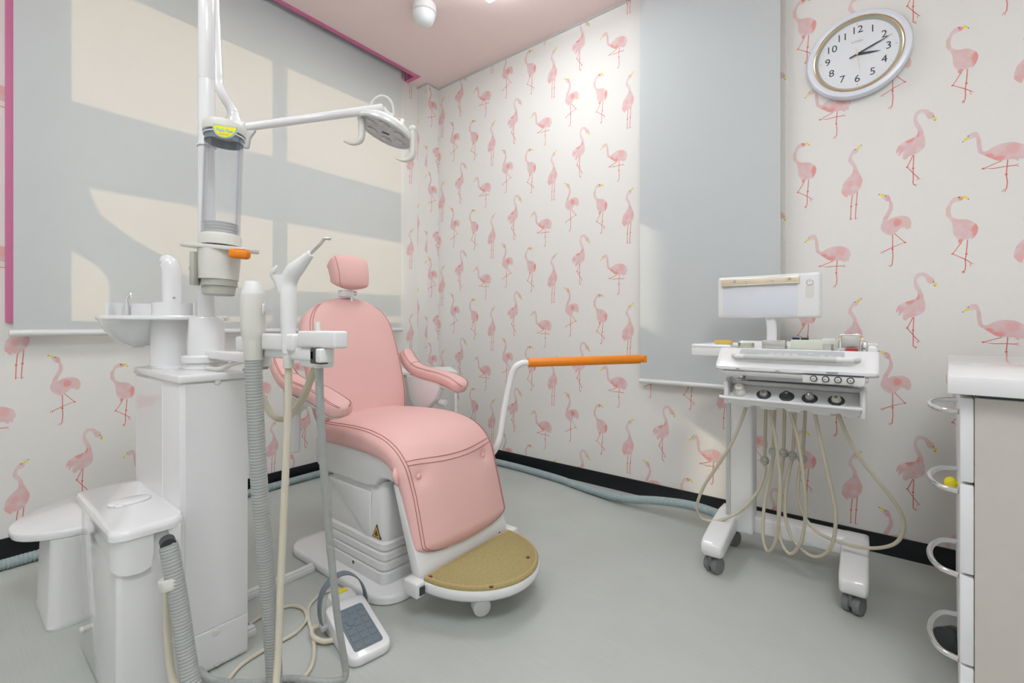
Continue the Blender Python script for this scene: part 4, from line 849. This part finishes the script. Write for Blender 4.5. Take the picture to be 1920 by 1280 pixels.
bm = NB(); box(bm, (-.013, -.009, -.006), (.013, .012, .008), .003, M=basis(fp(.035, -.072, .030), fx, fyv, VZ)); obj('strap_clip', bm, PANELG, fc)
bm = NB(); tube(bm, cat([fp(.085, -.055, .012), fp(.070, -.085, .013), fp(.030, -.100, .014), fp(-.002, -.090, .016), fp(.0, -.06, .018)], 8), .0075, 12); obj('hook_tube', bm, HOSEC, fc)
bm = NB(); tube(bm, cat([fp(-.07, -.01, .02)]+[flr(a, b_, .006) for a, b_ in ((640, 1106), (622, 1107), (602, 1113), (581, 1134), (578, 1156), (585, 1186), (589, 1212), (585, 1246), (568, 1271), (535, 1300), (490, 1330))], 8), .0055, 12); obj('control_cord', bm, HOSEC, fc)
bm = NB(); tube(bm, cat([flr(a, b_, .006) for a, b_ in ((466, 1170), (490, 1155), (520, 1142), (548, 1135), (570, 1143), (574, 1162), (555, 1185), (520, 1205), (480, 1227), (450, 1248), (430, 1272), (415, 1300), (400, 1340))], 8), .0052, 12)
tag(obj('floor_cord', bm, HOSEC), 'cream cord curling out from under the tower on grey floor', 'cord')
bm = NB(); box(bm, (.944, -1.880, 0), (.978, -1.538, .020), .002); box(bm, (.950, -1.880, .020), (.972, -1.538, .026), .002); tag(obj('cable_cover', bm, WSAT), 'long white cable duct linking tower and chair base plate', 'cable duct')
bm = NB(); box(bm, (1.15, -1.882, 0), (1.184, -1.838, .020), .002); box(bm, (1.156, -1.882, .020), (1.178, -1.838, .026), .002); tag(obj('cable_cover', bm, WSAT), 'short white cable duct stub at the foot of the tower', 'cable duct')
bm = NB()
pts = [Vector((.02, -2.35, .021)), Vector((.0, -1.9, .021)), Vector((-.04, -1.5, .021)), Vector((-.055, -1.1, .021)), Vector((-.055, -.5, .021)), Vector((-.02, -.26, .021)), Vector((.10, -.13, .021)), Vector((.4, -.085, .021)), Vector((.8, -.075, .021)), Vector((1.15, -.10, .021)), Vector((1.4, -.15, .022)), Vector((1.62, -.19, .035)), Vector((1.85, -.20, .075)), Vector((2.02, -.235, .10)), Vector((2.20, -.31, .11))]
hose(bm, pts, .021, .012, .14, 14); tag(obj('corrugated_hose', bm, DUCTG), 'grey corrugated floor hose running along the black skirting to cart', 'hose')
# small white cabinet behind the chair
pN = W(857, 695, 2.70)
sc_ = thing('side_cabinet', 'small white cabinet in the corner behind right armrest', 'cabinet', (pN.x, pN.y, 0), R(53.3))
def LS(name, bm, m): return obj(name, bm, m, sc_, local=True)
zt_ = pN.z
LS('body', box(NB(), (-.35, .012, .02), (-.016, .28, zt_-.018), .002), SIDEB)
LS('top', box(NB(), (-.36, 0, zt_-.018), (0, .29, zt_), .003), WSAT)
LS('side_panel', box(NB(), (-.016, .0, 0), (0, .285, zt_-.018), .002), WSAT)
LS('door', box(NB(), (-.33, .006, .05), (-.045, .0135, zt_-.03), .002), SIDEB)

# ================================================================== INSTRUMENT CART
ct = thing('instrument_cart', 'white wheeled dental instrument cart with film viewer and hanging hoses', 'dental cart', (2.40, -.42, 0))
bm = NB(); box(bm, (2.15, -.372, .098), (2.655, -.285, .168), .012, 3); obj('cross_bar', bm, WHITE, ct)
def leg(xc, dy_):
    bm = NB(); rings = []
    for y_, z0, z1, hw_ in ((-.265, .105, .155, .036), (-.285, .100, .166, .040), (-.36, .095, .168, .041), (-.50, .082, .150, .041), (-.600, .070, .130, .041), (-.622, .072, .122, .038), (-.630, .080, .110, .032)):
        rings.append([Vector((xc+a, y_+(dy_ if y_ < -.4 else 0), b_)) for a, b_ in rrect(0, (z0+z1)/2, hw_, (z1-z0)/2, .012, 3)])
    loft(bm, rings); return obj('leg', bm, WHITE, ct, ang=45)
for xc, dy_ in ((2.188, 0), (2.620, .022)):
    lg = leg(xc, dy_)
    for yy in (-.585+dy_, -.30):
        bm = NB(); c = Vector((xc, yy, .031)); ax_ = Vector((.93, -.36, 0)).normalized(); fwv = VZ.cross(ax_)
        for s in (-1, 1): wheel(bm, c+ax_*.0155*s, ax_, .031, .022)
        box(bm, (-.006, -.026, -.006), (.006, .024, .034), .004, M=basis(c, ax_, fwv, VZ)); cyl(bm, c+VZ*.02, c+VZ*.075, .008); obj('caster', bm, CASTER, lg)
bm = NB(); box(bm, (2.195, -.405, .10), (2.290, -.318, .735), .010, 3); obj('column', bm, WSAT, ct)
bm = NB(); box(bm, (2.190, -.410, .165), (2.207, -.35, .735), .003, 2); obj('column_trim', bm, LGREY, ct)
bm = NB(); cyl(bm, (2.27, -.52, .735), (2.27, -.52, .80), .024, n=24); obj('swivel_post', bm, CHROME, ct)
bm = NB(); cyl(bm, (2.27, -.52, .722), (2.27, -.52, .745), .034, n=24, bev=.003); box(bm, (2.22, -.53, .705), (2.30, -.37, .733), .005); obj('swivel_collar', bm, IVORY, ct)
bm = NB(); box(bm, (2.30, -.60, .752), (2.60, -.57, .772), .004, 2); box(bm, (2.29, -.56, .742), (2.62, -.50, .750), .002); tr_ = obj('tray_bracket', bm, WSAT, ct)
# tray head
pf = [(-.30, .83), (-.30, .878), (-.306, .885), (-.328, .886), (-.336, .868), (-.60, .855), (-.608, .867), (-.636, .868), (-.704, .816), (-.714, .806), (-.714, .797), (-.704, .791), (-.66, .788), (-.40, .792)]
bm = NB(); rings = []
XA0, XA1 = 2.225, 2.685
for x_, sc0 in ((XA0, .95), (XA0+.006, .985), (XA0+.016, 1), (XA1-.03, 1), (XA1-.012, .985), (XA1-.003, .96), (XA1, .93)):
    rings.append([Vector((x_, -.51+(a+.51)*sc0, .835+(b_-.835)*(sc0 if sc0 > .9 else sc0))) for a, b_ in pf])
loft(bm, rings); td = obj('tray_body', bm, WHITE, ct, ang=35)
bm = NB(); box(bm, (XA1-.028, -.63, .858), (XA1-.004, -.30, .884), .006, 3); obj('tray_edge', bm, WHITE, td)
wf = [(2.095, -.555), (2.088, -.52), (2.10, -.40), (2.13, -.325), (2.18, -.298), (2.24, -.298), (2.24, -.56), (2.11, -.56)]
bm = NB(); prism(bm, wf, 'z', .828, .866, .006, 3); wing = obj('tray_wing', bm, WHITE, ct)
bm = NB(); rim = [Vector((a, b_, .868)) for a, b_ in [(2.24, -.552), (2.115, -.552), (2.103, -.53), (2.112, -.41), (2.138, -.338), (2.18, -.310), (2.24, -.310)]]; tube(bm, cat(rim, 4), .009, 10); obj('wing_rim', bm, WHITE, wing)
bm = NB(); prism(bm, [(-.655, .775), (-.702, .775), (-.712, .790), (-.655, .792)], 'x', 2.245, 2.66, .004); obj('fascia', bm, WSAT, td)
bm = NB(); box(bm, (2.492, -.716, .766), (2.652, -.66, .795), .003); kb = obj('knob_panel', bm, WSAT, td)
bm = NB(); box(bm, (2.493, -.7185, .793), (2.650, -.712, .7962), .0005); obj('panel_slot', bm, INK, kb)
for k in range(4):
    c = Vector((2.522+.0315*k, -.716, .7815)); bm = NB(); lathe(bm, c, -VY, [(.0098, 0), (.0098, .006), (.0085, .0068)], 22); kn = obj('control_knob', bm, DGREY, kb)
    bm = NB(); lathe(bm, c-VY*.0066, -VY, [(.0072, 0), (.0068, .004), (.005, .005)], 20); obj('knob_face', bm, IVORY, kn)
    bm = NB(); box(bm, (-.004, -.0055, -.0008), (.003, -.0049, .0008), M=Matrix.Translation(c-VY*.0066) @ Matrix.Rotation(R(20*k), 4, 'Y')); obj('knob_mark', bm, INK, kn, smooth=False)
bm = NB(); box(bm, (2.555, -.7155, .800), (2.585, -.7125, .8015)); box(bm, (2.555, -.7155, .803), (2.585, -.7125, .8045)); obj('fascia_print', bm, INKG, td, smooth=False)
for x_ in (2.30, 2.42):
    bm = NB(); box(bm, (x_-.006, -.7160, .7985), (x_+.006, -.7125, .8000)); obj('fascia_slot', bm, INK, td, smooth=False)
# control membrane on the sloping front
e1 = Vector((0, -.704+.636, .816-.868)).normalized(); en = Vector((0, e1.z, -e1.y)).normalized(); 
if en.z < 0: en = -en
Mc = basis(Vector((2.295, -.6365, .8676)), VX, -e1, en)
bm = NB(); prism(bm, rrect(.152, -.033, .152, .027, .006, 3), 'z', -.002, .0012); bmesh.ops.transform(bm, matrix=Mc, verts=bm.verts); cp = obj('control_panel', bm, PANELG, td)
for bx_, by_, rx, ry in ((.100, -.030, .0075, .006), (.123, -.030, .0075, .006), (.146, -.030, .0075, .006), (.169, -.030, .0075, .006), (.075, -.038, .008, .005), (.212, -.022, .009, .004), (.212, -.036, .008, .005), (.245, -.034, .0085, .006), (.268, -.034, .0085, .006), (.290, -.036, .0085, .006)):
    bm = NB(); prism(bm, [(bx_+rx*math.cos(R(30*k)), by_+ry*math.sin(R(30*k))) for k in range(12)], 'z', .001, .0022); bmesh.ops.transform(bm, matrix=Mc, verts=bm.verts); kb2 = obj('panel_key', bm, IVORY, cp, smooth=False)
    bm = NB(); prism(bm, [(bx_-rx*.3, by_-ry*.2), (bx_+rx*.3, by_-ry*.2), (bx_, by_+ry*.35)], 'z', .0022, .0025); bmesh.ops.transform(bm, matrix=Mc, verts=bm.verts); obj('key_symbol', bm, INKG, cp, smooth=False)
bm = NB(); box(bm, (.018, -.034, .001), (.060, -.028, .002), M=Mc); obj('display_strip', bm, MGREY, cp, smooth=False)
def hbp(a, b_, h): return Mc @ Vector((a, b_, h))
bm = NB(); tube(bm, cat([hbp(-.014, -.045, 0), hbp(-.014, -.050, .012), hbp(-.004, -.064, .020), hbp(.025, -.068, .020), hbp(.30, -.068, .020), hbp(.325, -.064, .020), hbp(.338, -.052, .012), hbp(.338, -.045, 0)], 6), .0085, 14); hbr = obj('grab_handle', bm, WSAT, ct)
bm = NB(); cyl(bm, hbp(.022, -.068, .020), hbp(.285, -.068, .020), .0098, n=18, bev=.001); obj('handle_sleeve', bm, LGREY, hbr)
# film viewer
vl = py_(1347, 560, -.32).x; vr = py_(1540, 560, -.32).x
fv = obj('film_viewer', box(NB(), (vl, -.335, .980), (vr, -.285, 1.158), .012, 4), WHITE, ct)
bm = NB(); box(bm, (vl+.022, -.3365, .990), (vr-.078, -.333, 1.118), .002, 2); obj('viewing_screen', bm, VIEW, fv)
bm = NB(); box(bm, (vl+.016, -.345, 1.120), (vr-.070, -.333, 1.146), .002, 2); box(bm, (vl+.016, -.348, 1.117), (vr-.070, -.334, 1.121), .001); fcp = obj('film_clip', bm, CREAM, fv)
for fx_ in (.07, .27):
    c = Vector((vl+fx_, -.347, 1.136)); bm = NB(); tube(bm, [c+Vector((.006*math.cos(R(a_)), -.002, .004*math.sin(R(a_)))) for a_ in range(-150, 120, 20)], .0011, 6); obj('clip_spring', bm, INKG, fcp)
for fx_ in (.105, .205):
    bm = NB(); c = Vector((vl+fx_, -.3462, 1.133)); tube(bm, [c, c+Vector((.011, 0, 0)), c+Vector((.011, 0, -.018))], .0006, 5); obj('clip_mark', bm, INKG, fcp)
c = Vector((vr-.036, -.3353, 1.118)); bm = NB(); tube(bm, [c+Vector((.011*math.sin(R(a_)), -.0006, .011*math.cos(R(a_)))) for a_ in range(30, 331, 15)], .0009, 6); tube(bm, [c+Vector((0, -.0006, .002)), c+Vector((0, -.0006, .014))], .0009, 6); obj('power_symbol', bm, INKG, fv)
bm = NB(); prism(bm, rrect(vr-.036, 1.085, .014, .028, .012, 4), 'y', -.3358, -.333); obj('power_key', bm, IVORY, fv)
bm = NB(); vs_x = py_(1446, 620, -.31).x; rings = [[Vector((vs_x+a+o_, b_-.305, z_)) for a, b_ in rrect(0, 0, .018, .012, .005, 3)] for z_, o_ in ((.86, .002), (.93, .002), (.96, .0), (.983, -.004))]; loft(bm, rings); obj('viewer_stem', bm, WHITE, ct)
# instrument holder under the tray
hx0, hx1 = 2.255, 2.64
pfh = [(-.535, .742), (-.545, .747), (-.575, .744), (-.590, .728), (-.606, .724), (-.652, .690), (-.672, .692), (-.676, .684), (-.660, .668), (-.600, .672), (-.545, .700)]
bm = NB(); prism(bm, pfh, 'x', hx0, hx1, .003); hl = obj('instrument_holder', bm, WHITE, ct)
bm = NB(); box(bm, (hx1-.002, -.665, .655), (hx1+.014, -.535, .748), .008, 3); obj('holder_cheek', bm, WSAT, hl)
bm = NB(); box(bm, (hx0-.014, -.665, .665), (hx0+.002, -.535, .748), .008, 3); obj('holder_cheek', bm, WSAT, hl)
bm = NB(); cyl(bm, (hx0, -.590, .738), (hx1, -.590, .738), .009, n=16); obj('holder_rod', bm, WSAT, hl)
bm = NB(); box(bm, (hx0+.05, -.578, .742), (hx1-.01, -.570, .7465)); obj('holder_slot', bm, DGREY, hl, smooth=False)
bm = NB(); tube(bm, [Vector((hx0-.025, -.672, .692)), Vector((hx0, -.674, .690)), Vector((hx1+.004, -.674, .690))], .006, 10); obj('front_rail', bm, WHITE, hl)
for k in range(5):
    xk = hx0+.035+k*.078; bm = NB(); rings = [[Vector((xk+a, b_, z_)) for a, b_ in rrect(.012, -.61, .030*s, .032*s, .012, 4)] for s, z_ in ((1, .676), (.98, .664), (.8, .655))]; loft(bm, rings); obj('valve_cup', bm, FROST, hl)
# five instruments with their looping hoses
def cpx(x_, y_): return (1280+x_/3.2, 760+y_/3.2)
HO = [
 ([(380,0),(340,120),(280,250),(200,375),(130,480),(88,585),(90,640),(125,683),(220,690),(350,630),(440,530),(485,430),(495,370)], (492,330), (500,0)),
 ([(510,0),(545,130),(568,280),(585,450),(582,620),(562,790),(535,862),(505,868),(484,800),(482,690),(495,560),(520,450),(540,330)], (543,278), (553,20)),
 ([(640,20),(690,200),(722,400),(738,560),(732,700),(708,825),(650,890),(600,840),(577,740),(575,620),(583,470),(602,330)], (605,285), (612,0)),
 ([(790,40),(830,230),(875,430),(915,620),(912,770),(880,865),(810,907),(735,880),(655,790),(615,660),(618,520),(640,390),(655,330)], (660,300), (675,40)),
 ([(935,55),(990,190),(1060,310),(1150,425),(1250,550),(1315,660),(1325,755),(1260,835),(1110,855),(930,815),(800,750),(720,645),(690,520),(700,400),(714,345)], (718,320), (735,60)),
]
kinds = [('air_water_syringe', 'white syringe with thin hook tip, leftmost in the cart holder'), ('turbine_handpiece', 'handpiece coupling with brass core, second from left in cart holder'), ('motor_handpiece', 'black handpiece coupling, middle of the five in cart holder'), ('scaler_handpiece', 'rounded grey metal handpiece, fourth from left in cart holder'), ('curing_handpiece', 'white capped handpiece, rightmost in the cart holder')]
tips = [(1388, 738), (1432, 742), (1475, 747), (1518, 751), (1568, 754)]
for k, (loop, ball, top) in enumerate(HO):
    nm, lb = kinds[k]; base = py_(tips[k][0], tips[k][1], -.632); base.z = .7055
    t = thing(nm, lb, 'handpiece' if k else 'syringe', tuple(base), group='instruments in the cart holder')
    n = len(loop); P = []
    P.append(base+Vector((0, .01, -.02)))
    for i, (a, b_) in enumerate(loop):
        yv = -.60+.20*(i/(n-1)); P.append(py_(*cpx(a, b_), yv))
    bl = py_(*cpx(*ball), -.40); tp = py_(*cpx(*top), -.42); P += [bl, tp, tp+Vector((0, 0, .06))]
    bm = NB(); tube(bm, cat(P, 7), .0058, 12); hs = obj('supply_hose', bm, HOSEB, t)
    bm = NB(); lathe(bm, bl-VZ*.016, VZ, [(.006, 0), (.011, .003), (.0155, .010), (.0155, .0145), (.0145, .016), (.0155, .0175), (.0155, .022), (.011, .029), (.006, .032)], 20); obj('hose_weight', bm, mat('weight_grey', (.50, .52, .47), .4) if 'weight_grey' not in MATS else MATS['weight_grey'], hs)
    axd = Vector((0, -.595, .804)).normalized()
    if k == 0:
        obj('handpiece_body', lathe(NB(), base-axd*.03, axd, [(.013, 0), (.020, .012), (.0225, .03), (.020, .045), (.0155, .05), (.0155, .062), (.011, .066)], 20), IVORY, t)
        bm = NB(); q0 = base+Vector((-.012, -.016, .006)); tube(bm, cat([q0, q0+Vector((-.002, -.012, .004)), q0+Vector((-.004, -.014, -.012)), q0+Vector((.003, -.02, -.022))], 5), .0016, 8); obj('hook_tip', bm, STEEL, t)
    else:
        m = [None, STEEL, DGREY, STEEL, IVORY][k]
        prf_ = [(.012, 0), (.014, .012), (.0135, .034), (.0115, .040), (.0105, .045)] if k != 3 else [(.012, 0), (.014, .02), (.0125, .040), (.008, .052), (.001, .056)]
        obj('handpiece_body', lathe(NB(), base-axd*.028, axd, prf_, 20), m, t)
        bm = NB(); lathe(bm, base-axd*.006, axd, [(.023, 0), (.023, .0072), (.021, .0085)], 24); obj('seat_ring', bm, DGREY, t)  # dark disc in place of the shaded notch cut into the holder
        if k != 3: obj('coupling_core', lathe(NB(), base+axd*.0155, axd, [(.0055, 0), (.005, .002), (.002, .0022)], 14), [0, BRASS, CHROME, 0, BRASS][k], t)

# tray things -----------------------------------------------------------
def ty(y_): return .868-(.336+y_)*-.0492 if False else .868+(y_+.336)*.0492       # tray floor height
def dish(px, py, y_, r, h, m, label, name):
    p = py_(px, py, y_); z0 = .868 if p.x < 2.225 else ty(y_); bm = NB(); lathe(bm, (p.x, y_, z0), VZ, [(r*.92, 0), (r, .003), (r, h), (r*.93, h), (r*.90, .004)], 28); o = obj(name, bm, m); tag(o, label, 'dish', 'small dishes on the cart tray'); return p, z0
t = thing('lidded_dish', 'shallow round dish with amber yellow content on cart tray', 'dish', tuple(py_(1354, 650, -.44)))
p = py_(1354, 650, -.44); z0 = .868
obj('dish_base', lathe(NB(), (p.x, -.44, z0), VZ, [(.038, 0), (.042, .002), (.042, .004)], 30), IVORY, t)
obj('dish_glass', lathe(NB(), (p.x+.006, -.44, z0+.004), VZ, [(.030, 0), (.034, .003), (.034, .018), (.031, .018), (.029, .004)], 30), mat('amber_plastic', (.78, .55, .12), .25), t)
dish(1399, 650, -.44, .030, .018, DISH, 'clear shallow glass dish on cart tray beside metal box', 'glass_dish')
bm = NB(); p = py_(1428, 650, -.47); p2 = py_(1472, 650, -.47); z0 = ty(-.47); box(bm, (p.x, -.47, z0), (p2.x, -.40, z0+.028), .002); box(bm, (p.x-.001, -.471, z0+.026), (p2.x+.001, -.399, z0+.031), .0015); tag(obj('metal_case', bm, STEEL), 'flat closed steel case near middle of cart tray', 'case')
pb0 = py_(1482, 650, -.45).x; pb1 = py_(1572, 650, -.45).x; z0 = ty(-.45)
t = thing('paper_tray', 'pale green organiser box at the back of cart tray', 'organiser', (pb0, -.42, z0))
bm = NB(); box(bm, (pb0, -.45, z0), (pb1, -.36, z0+.034), .002); obj('box_body', bm, mat('pale_green', (.70, .73, .62), .5), t)
bm = NB(); box(bm, (pb0+.10, -.44, z0+.034), (pb0+.135, -.40, z0+.040), .001); obj('box_tab', bm, FROST, t)
for k, (a, b_, m, lb) in enumerate(((1485, 1500, NAVY, 'navy blue pen cap lying on the organiser box'), (1501, 1517, GREEN, 'dark green pen cap lying on the organiser box'))):
    q0 = py_(a, 636, -.435); q1 = py_(b_, 636, -.435); bm = NB(); cyl(bm, (q0.x+.001, -.435, z0+.0385), (q1.x-.001, -.435, z0+.0385), .0042, n=12, bev=.001); tag(obj('pen_cap', bm, m), lb, 'pen', 'pens on the organiser box')
q = py_(1553, 656, -.53); z0 = ty(-.53); bm = NB(); lathe(bm, (q.x, -.53, z0), VZ, [(.0155, 0), (.0165, .002), (.0165, .026), (.0175, .0275), (.0155, .0275), (.015, .004)], 26); tag(obj('metal_cup', bm, STEEL), 'small round steel cup standing on cart tray', 'cup')
q0 = py_(1577, 650, -.50).x; q1 = py_(1613, 650, -.50).x; z0 = ty(-.50); t = thing('steel_canister', 'tall square steel canister at right end of cart tray', 'canister', ((q0+q1)/2, -.47, z0))
bm = NB(); box(bm, (q0, -.50, z0), (q1, -.44, z0+.058), .004, 2); obj('canister_body', bm, STEEL, t)
bm = NB(); box(bm, (q0-.002, -.502, z0+.056), (q1+.002, -.438, z0+.060), .001); cyl(bm, (q1-.01, -.47, z0+.06), (q1-.01, -.47, z0+.064), .006, n=10); obj('canister_lid', bm, CHROME, t)
bm = NB(); cyl(bm, (q0-.008, -.49, z0+.051), (q0, -.49, z0+.051), .002, n=8); cyl(bm, (q1, -.49, z0+.051), (q1+.008, -.49, z0+.053), .002, n=8); cyl(bm, (q1, -.49, z0+.043), (q1+.009, -.49, z0+.043), .002, n=8); obj('canister_clip', bm, BRASS, t)
q = py_(1597, 658, -.56); z0 = ty(-.56); bm = NB(); box(bm, (q.x-.018, -.565, z0), (q.x+.018, -.535, z0+.014), .002); box(bm, (q.x-.016, -.563, z0+.014), (q.x+.016, -.537, z0+.016), .001); tag(obj('red_case', bm, REDP), 'little glossy red plastic case on cart tray before steel canister', 'case')
q = py_(1578, 656, -.545); bm = NB(); bmesh.ops.create_icosphere(bm, subdivisions=2, radius=.013, matrix=Matrix.Translation((q.x, -.545, ty(-.545)+.008)) @ Matrix.Diagonal((1.1, .8, .62, 1)))
for v in bm.verts: v.co += Vector((random.uniform(-1, 1), random.uniform(-1, 1), random.uniform(-1, 1)))*.0012
tag(obj('cotton_pad', bm, LGREY, ang=20), 'crumpled grey wad between steel cup and red case', 'wad')
q = py_(1622, 652, -.50); bm = NB(); lathe(bm, (q.x, -.49, ty(-.49)), VZ, [(.011, 0), (.013, .008), (.013, .024), (.008, .034), (.002, .038)], 20, sy=.8); tag(obj('steel_bottle', bm, CHROME), 'small shiny steel bottle right of the canister on tray', 'bottle')

# ================================================================== DRAWER CABINET
an = R(-5.5); cb0 = Vector((2.829, -1.118, 0))
cab = thing('drawer_cabinet', 'white drawer cabinet with chrome loop handles at right edge', 'cabinet', tuple(cb0), an)
def L(name, bm, m, p=None, **k): return obj(name, bm, m, p or cab, local=True, **k)
CD, CWd = .56, .90
L('carcass', box(NB(), (.006, 0, .055), (CD, CWd, .800), .001), CABB, smooth=False)
L('counter_top', box(NB(), (-.035, -.028, .808), (CD+.05, CWd+.03, .846), .003, 2), WHITE)
L('plinth', box(NB(), (.01, .002, .800), (CD-.01, CWd-.01, .808)), DGREY, smooth=False)
dz = [(.622, .798), (.430, .616), (.240, .424), (.060, .234)]
for k, (z0, z1) in enumerate(dz):
    d = L('drawer', box(NB(), (-.016, .003, z0), (.0055, .44, z1), .003, 2), CABW); zc = [.755, .575, .385, .195][k]
    bm = NB(); h = cat([Vector((-.016, .10, zc)), Vector((-.045, .115, zc)), Vector((-.062, .155, zc)), Vector((-.068, .21, zc)), Vector((-.062, .265, zc)), Vector((-.045, .31, zc)), Vector((-.016, .325, zc))], 6); tube(bm, h, .0062, 12); L('loop_handle', bm, CHROME, d)
    L('drawer', box(NB(), (-.016, .446, z0), (.0055, CWd-.003, z1), .003, 2), CABW)
bm = NB(); bmesh.ops.create_uvsphere(bm, u_segments=18, v_segments=12, radius=.014, matrix=Matrix.Translation((-.030, .245, .555)) @ Matrix.Diagonal((.9, 1, 1.1, 1))); cyl(bm, (-.0155, .245, .555), (-.022, .245, .555), .006, n=10); L('yellow_knob', bm, YEL, label='yellow rubber knob')
for x_, y_ in ((-.028, .50), (.06, .84), (CD-.06, .06), (CD-.06, .84)):
    bm = NB(); c = Vector((x_, y_, .035)); ax_ = Vector((.62, .78, 0)).normalized(); wheel(bm, c-ax_*.014, ax_, .035, .022); wheel(bm, c+ax_*.014, ax_, .035, .022); box(bm, (c.x-.012, c.y-.012, .03), (c.x+.03, c.y+.012, .056), .003); L('caster', bm, DGREY)
